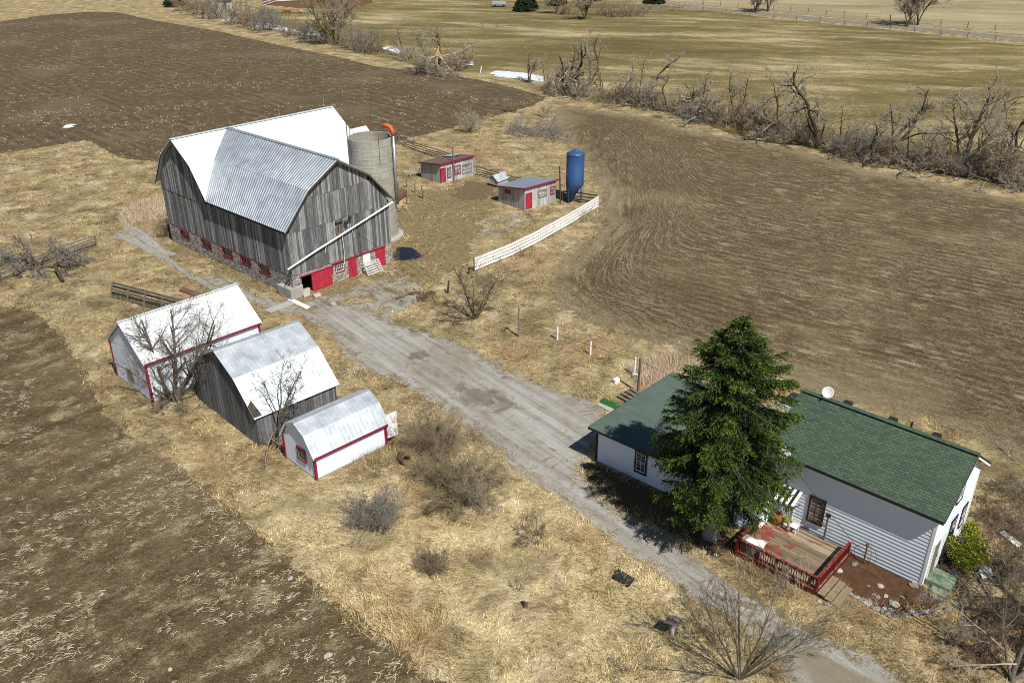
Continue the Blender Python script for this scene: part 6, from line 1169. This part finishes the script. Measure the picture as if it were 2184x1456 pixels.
bare_tree('bare_shrub', 'dark low shrub on the ploughed field edge before the snow', 'shrub', g(1092, 238), 41, fan(16, 1., 1.9, .03, 41, .9, .5), cfg(BUSH, kids=[6, 4, 2], step=[.4, .3, .2]), 'darkbark', 'browntwig', rmin=.01)
bare_tree('bare_shrub', 'low weedy shrub under the right part of the white board fence', 'shrub', g(1262, 470), 42, fan(30, 1.4, 1.2, .012, 42, .8, 1.0), cfg(BUSH, kids=[5, 3]), 'twig', 'twig', rmin=.008)
bare_tree('bare_shrub', 'low weedy shrub under the middle of the white board fence', 'shrub', g(1122, 548), 43, fan(16, 1., 1.0, .012, 43, .8, .8), cfg(BUSH, kids=[5, 3]), 'twig', 'browntwig', rmin=.008)

# the storm-broken hedgerow: individual trees
HR = .014
def ht(name, label, bx, by, seed, stems, c=SNAG, trunk='darkbark', twig='twig', fallen=(), splint=()):
    return bare_tree(name, label, 'tree', g(bx, by), seed, stems, c, trunk, twig, 'storm-broken hedgerow trees', fallen, HR, 0., splint)
BIG = cfg(TREE, kids=[9, 8, 7, 3], step=[.9, .7, .5, .4], bare=.15)
ht('hedgerow_tree', 'wide vase shaped mossy tree standing over the left hedge near the horses', 712, 96, 101, [(-.55, 0, 1, 11, .3), (.1, .2, 1, 12, .3), (.55, 0, 1, 11.5, .28), (-.15, -.2, 1, 10, .22), (.8, .1, .9, 9, .2), (-.8, .1, .8, 8, .18)], BIG, 'yellowbark', 'twig')
ht('hedgerow_tree', 'snapped tree with orange splintered trunk between field and pasture', 933, 158, 102, [(.05, 0, 1, 8.5, .34), (-.5, .2, 1, 7.5, .18)], cfg(SNAG, kids=[8, 8, 6, 3], bare=.45), 'yellowbark', 'twig', [(-.8, -.3, -.35, 5.5, .16, (0, 0, 3.2)), (.6, -.3, -.3, 6, .16, (0, 0, 3.6)), (.1, -.7, -.45, 5, .14, (0, 0, 3.2)), (1, .1, .05, 7, .14, (.4, 0, 3))], [((0, 0, 3.2), (.5, -.2, 5.0), .4), ((.2, -.1, 4.2), (1.3, -.2, 2.2), .2)])
ht('hedgerow_tree', 'small dark leaning tree before the long snow remnant', 1131, 178, 103, [(-.25, .1, 1, 5.2, .18), (-.6, .1, .9, 4, .12), (.2, 0, 1, 4.6, .12)], SNAG, 'darkbark', 'twig')
ht('hedgerow_tree', 'thick dark tree with several broken stub limbs right of the snow', 1205, 200, 104, [(.05, 0, 1, 8.5, .36), (-.5, .2, 1, 6.5, .24), (.35, .1, 1, 7.5, .22)], cfg(SNAG, kids=[8, 7, 6, 3], bare=.3), 'darkbark', 'twig', [(.8, -.4, -.3, 5, .14, (0, 0, 3)), (-.8, -.3, -.3, 4.5, .13, (0, 0, 2.8)), (.2, -.9, -.4, 4.4, .12, (0, 0, 2.6), 'palebark', 'greytwig')], [((0, 0, 3.1), (.7, 0, 4.2), .25)])
ht('hedgerow_tree', 'slanting dark tree leaning right over the thick broken tree', 1255, 186, 105, [(.42, 0, 1, 8.5, .22), (.6, .3, 1, 6, .14)], SNAG, 'darkbark', 'twig')
ht('hedgerow_tree', 'pale barkless broken trunk with a hanging top', 1328, 222, 106, [(-.02, 0, 1, 6.5, .22)], cfg(SNAG, kids=[7, 7, 5], bare=.6), 'palebark', 'twig', [(.7, -.2, -.35, 4, .1, (0, 0, 4.2)), (-.7, .1, -.3, 4, .1, (0, 0, 4.4))])
ht('hedgerow_tree', 'slender dark tree far behind the pale broken trunk', 1398, 172, 107, [(.25, 0, 1, 5.8, .16), (.45, 0, 1, 4.6, .1)], SNAG, 'darkbark', 'twig')
ht('hedgerow_tree', 'arching dark tree tangled in the middle of the hedgerow', 1428, 240, 108, [(.75, .1, .8, 7, .24), (-.5, .2, 1, 5.5, .16), (.3, .2, 1, 6, .16)], SNAG, 'darkbark', 'twig', [(1, -.2, -.1, 5, .12, (1.5, 0, 2.4))])
ht('hedgerow_tree', 'yellowish trunk split low with pale boughs fallen over the stubble', 1549, 256, 109, [(-.55, .1, 1, 7.5, .26), (.1, .1, 1, 5, .12)], cfg(SNAG, kids=[7, 7, 5], bare=.5), 'yellowbark', 'twig', [(-1, -.25, -.18, 8, .2, (-1.4, 0, 3.0), 'palebark', 'greytwig'), (-.9, -.6, -.2, 6, .14, (-.6, 0, 1.8), 'yellowbark', 'greytwig'), (-1, .0, -.1, 6.5, .12, (-1.2, 0, 2.6), 'palebark', 'greytwig')], [((-1.3, 0, 2.7), (-1.6, 0, 3.5), .25)])
ht('hedgerow_tree', 'twin thin dark stems beside the yellowish split trunk', 1562, 258, 110, [(.1, 0, 1, 7, .15), (.5, .1, 1, 6.5, .13)], cfg(SNAG, kids=[9, 6, 4], wander=[.07, .2, .3, .3]), 'darkbark', 'twig')
ht('hedgerow_tree', 'mossy tree leaning left above the dark thicket', 1672, 285, 111, [(-.5, .1, 1, 8, .2), (-.7, -.1, .9, 6, .16), (.2, .2, 1, 6, .12)], SNAG, 'yellowbark', 'twig', [(-.6, -.6, -.3, 4, .1, (-.8, 0, 2.0), 'palebark', 'greytwig')])
ht('hedgerow_tree', 'tall crooked dark tree rising highest in the middle right hedgerow', 1742, 316, 112, [(.32, 0, 1, 11.5, .3), (-.25, .2, 1, 6.5, .17), (.65, .1, 1, 5.5, .14)], cfg(SNAG, kids=[9, 7, 6, 3], bare=.4), 'darkbark', 'twig')
ht('hedgerow_tree', 'broken tree with limbs stretched sideways over cut brush', 1893, 322, 113, [(.42, 0, 1, 7.5, .28), (.15, 0, 1, 6, .16), (.9, .0, .12, 8, .2, (.6, 0, 1.0)), (.9, -.1, .3, 7, .14, (.8, 0, 1.2))], cfg(SNAG, kids=[9, 7, 5, 3]), 'darkbark', 'twig', [(-.9, -.4, -.15, 5, .14, (.2, 0, 1.6), 'palebark', 'greytwig'), (-.7, -.8, -.2, 5, .13, (.3, 0, 1.5), 'palebark', 'greytwig'), (-.2, -1, -.2, 4, .11, (.4, 0, 1.6), 'palebark', 'greytwig')], [((.5, 0, 1.4), (1.2, -.1, 2.3), .22)])
ht('hedgerow_tree', 'big upright forked tree near the right end of the hedgerow', 2048, 362, 114, [(.12, 0, 1, 10, .3), (.5, .1, 1, 10.5, .2), (-.25, .1, 1, 8, .17)], cfg(TREE, kids=[9, 7, 6, 3], step=[.7, .5, .4, .3], wander=[.1, .2, .25, .3]), 'darkbark', 'twig')
ht('hedgerow_tree', 'bent broken tree crossing in front of the right end trees', 2105, 375, 115, [(.75, 0, .85, 6, .26), (-.5, .1, .8, 5, .14)], SNAG, 'darkbark', 'twig', [(.9, 0, -.35, 5, .16, (2.6, 0, 3.2)), (-.8, -.3, -.2, 5, .13, (1, 0, 1.6), 'yellowbark', 'greytwig'), (-1, -.6, -.1, 5, .11, (.6, 0, 1.2), 'yellowbark', 'greytwig')])
ht('hedgerow_tree', 'slim upright tree at the far right end of the hedgerow', 2153, 372, 116, [(.14, 0, 1, 10, .22), (-.2, .1, 1, 7.5, .13)], cfg(TREE, kids=[9, 7, 5, 3], step=[.7, .5, .4, .3]), 'darkbark', 'twig')
fallen_limb('pale forked branch lying at the right edge of the stubble field', (2184, 408), (2150, 418), .12, 7); fallen_limb('lone pale bough on the stubble under the fallen yellowish trunk', (1590, 300), (1608, 272), .10, 8)
for i, (a, b) in enumerate((((1350, 226), (1318, 236)), ((1455, 250), (1420, 262)), ((1500, 262), (1448, 268)), ((1640, 288), (1600, 300)), ((1690, 304), (1650, 310)), ((1800, 330), (1760, 340)), ((1860, 346), (1812, 362)), ((1930, 366), (1880, 378)), ((1985, 376), (1940, 392)), ((2040, 384), (1990, 392)), ((2100, 392), (2060, 408)), ((920, 160), (880, 150)), ((1215, 208), (1180, 216)))):
    fallen_limb('pale fallen bough lying along the foot of the broken hedgerow', a, b, .13, 500 + i, 'palebark', 'greytwig', 'fallen boughs along the hedgerow')
# undergrowth of the hedgerow: four shapes copied
BM = []
for k in range(4):
    o = bare_tree('hedgerow_bush', 'grey brown leafless bush in the broken hedgerow', 'bush', (0, 0, 0), 200 + k, fan(34, 1.3, (3.4, 2.8, 3.6, 2.6)[k], .055, 200 + k, (.8, .5, 1., .4)[k], 1.5), cfg(BUSH, kids=[5, 4, 2], step=[.45, .35, .25], ratio=[.5, .5, .5], wander=[.14, .2, .26]), ('darkbark', 'darkbark', 'twig', 'darkbark')[k], ('browntwig', 'twig', 'greytwig', 'twig')[k], 'bushes in the broken hedgerow', (), HR); BM.append(o)
used = [False] * 4
def bush(k, x, y, s, sz=1., label=None, group=None):
    o = BM[k] if not used[k] else copy_tree(BM[k]); used[k] = True; o.location = g(x, y); o.scale = (s, s, s * sz); o.rotation_euler = (0, 0, (x * 13.7) % 6.28)
    if label: o['label'] = label; o['group'] = group
    return o
rr = random.Random(77)
line = [(800, 112), (860, 128), (905, 152), (975, 145), (1030, 158), (1180, 200), (1230, 205), (1290, 212), (1340, 222), (1385, 226), (1430, 236), (1475, 250), (1520, 258), (1570, 268), (1620, 272), (1660, 282), (1700, 294), (1745, 306), (1790, 318), (1840, 338), (1885, 345), (1930, 352), (1980, 362), (2020, 366), (2060, 370), (2105, 378), (2150, 388), (2190, 398)]
for i, (x, y) in enumerate(line):
    if i in (4,): continue
    bush((0, 1, 3, 0, 2)[i % 5], x, y, rr.uniform(.9, 1.35), rr.uniform(.75, 1.1))
    if 5 < i and i % 2: bush((3, 0, 1)[i % 3], x + rr.uniform(10, 30), y + rr.uniform(4, 9), rr.uniform(.7, 1.1), .8)
GH = 'grey rounded bushes of the left hedge'
for i, (x, y, s) in enumerate(((425, 32, 1.5), (455, 40, 1.6), (500, 52, 1.5), (535, 58, 1.6), (565, 66, 1.5), (592, 60, 1.0), (620, 78, .95), (655, 84, .95), (690, 92, 1.3), (740, 104, 1.2), (775, 112, 1.4), (648, 72, .7), (400, 24, 1.5))):
    bush(2 if i % 3 else 0, x, y, s, 1.05, 'rounded grey leafless bush in the left hedge beside the ploughed field', GH)
for i in range(4):
    for ch in BM[i].children: pass
SM = []
for k in range(3): SM.append(bare_tree('hedgerow_sapling', 'thin bare broken sapling standing up out of the hedgerow tangle', 'tree', (0, 0, 0), 400 + k, [((.1, -.3, .4)[k], .1, 1, (6.0, 5.0, 6.6)[k], .12), ((.5, .3, -.4)[k], .2, 1, (4.6, 4.0, 4.4)[k], .09), ((-.6, -.7, .8)[k], -.3, .8, 3.6, .08)], cfg(SNAG, kids=[8, 7, 5], step=[.5, .4, .3], wander=[.13, .24, .28, .3]), ('darkbark', 'yellowbark', 'darkbark')[k], ('twig', 'greytwig', 'browntwig')[k], 'thin saplings in the hedgerow', [((-.9, .8, .7)[k], -.7, -.15, 3.6, .08, (0, 0, 1.6), 'palebark', 'greytwig')], HR))
for i, (x, y) in enumerate(((1165, 190), (1232, 208), (1282, 200), (1362, 220), (1392, 232), (1462, 240), (1492, 252), (1522, 262), (1602, 268), (1632, 280), (1702, 296), (1722, 302), (1792, 322), (1822, 336), (1852, 342), (1932, 356), (1968, 358), (2008, 368), (2082, 374), (2128, 384), (2172, 392), (860, 122), (905, 145), (982, 142))):
    o = SM[i] if i < 3 else copy_tree(SM[i % 3]); s_ = rr.uniform(.75, 1.15); o.location = g(x, y); o.scale = (s_, s_, s_); o.rotation_euler = (0, 0, (x * 7.1) % 6.28)
# far evergreens, road trees
def cone_tree(label, bx, by, H, R, seed, name='evergreen_tree'):
    o = thing(name, label, 'tree', g(bx, by), 0); rg = np.random.default_rng(seed); m = MB(); m.tube([(0, 0, -.2), (0, 0, H * .8)], [.25, .06], 8); m.build('trunk', MAT['bark'], o); Vs, Fs, k = [], [], 0
    for i in range(46):
        z = H * (.08 + .9 * (i / 46)); r = R * (1 - (i / 46)) ** .8 + .15
        for j in range(5): a = rg.uniform(0, 6.28); V, F = leafclump(60, np.array([math.cos(a) * r * .7, math.sin(a) * r * .7, z]), r * .38, .35, .28, rg); Vs.append(V); Fs.append(F + k); k += len(V)
    raw_mesh('crown', np.concatenate(Vs), np.concatenate(Fs), MAT['farneedle'], o)
cone_tree('dark evergreen beside the far wagon, leftmost of the far evergreens', 1122, 24, 7, 3.6, 1); cone_tree('dark evergreen hidden at the top edge right of the leftmost one', 1190, 12, 6, 2.6, 2); cone_tree('low dark evergreen at the top edge near the far gate', 1395, 8, 4, 3.2, 3); cone_tree('dark evergreen at the top edge between the other two', 1262, 2, 6, 3, 5)
cone_tree('dark evergreen at the top left end of the hedge', 372, 14, 4.5, 3.2, 4)
FT = cfg(TREE, kids=[12, 9, 7, 3], step=[.9, .7, .5, .4], bare=.18, angle=(22, 48), ratio=[.6, .5, .5, .4])
for i, (x, y, H, lb) in enumerate(((1934, 58, 10, 'grey leafless tree before the far road, left of the right pair'), (1958, 54, 10, 'grey leafless tree beyond the far road, right of the right pair'), (1612, 28, 6.5, 'small grey leafless tree by the far road, left of the left pair'), (1638, 25, 8, 'grey leafless tree by the far road, right of the left pair'), (1248, 42, 7, 'grey leafless tree standing at the far fence before the evergreens'), (1186, 30, 6, 'grey leafless tree at the top edge beside the leftmost evergreen'))):
    bare_tree('road_tree', lb, 'tree', g(x, y), 300 + i, [(.03, 0, 1, H, .25), (.3, .2, 1, H * .9, .15), (-.3, .1, 1, H * .9, .15)], FT, 'darkbark', 'twig', None, (), .02)
for i, (x, y) in enumerate(((1205, 30), (1290, 32), (1320, 36), (1350, 34))): bush(0, x, y, 1.3, .7, 'low brown scrub before the far evergreens at the top edge', 'far scrub bushes')
bare_tree('bramble', 'low thorny hedge line running from the far evergreens to the gate', 'bush', g(1385, 27), 320, [(random.Random(i).uniform(-1, 1), random.Random(i + 50).uniform(-1, 1), .8, 2.0, .04, (random.Random(i + 9).uniform(-9, 9), random.Random(i + 9).uniform(-9, 9) * .35, 0)) for i in range(60)], cfg(BUSH, kids=[5, 4], step=[.5, .4, .3]), 'darkbark', 'twig', None, (), .02)
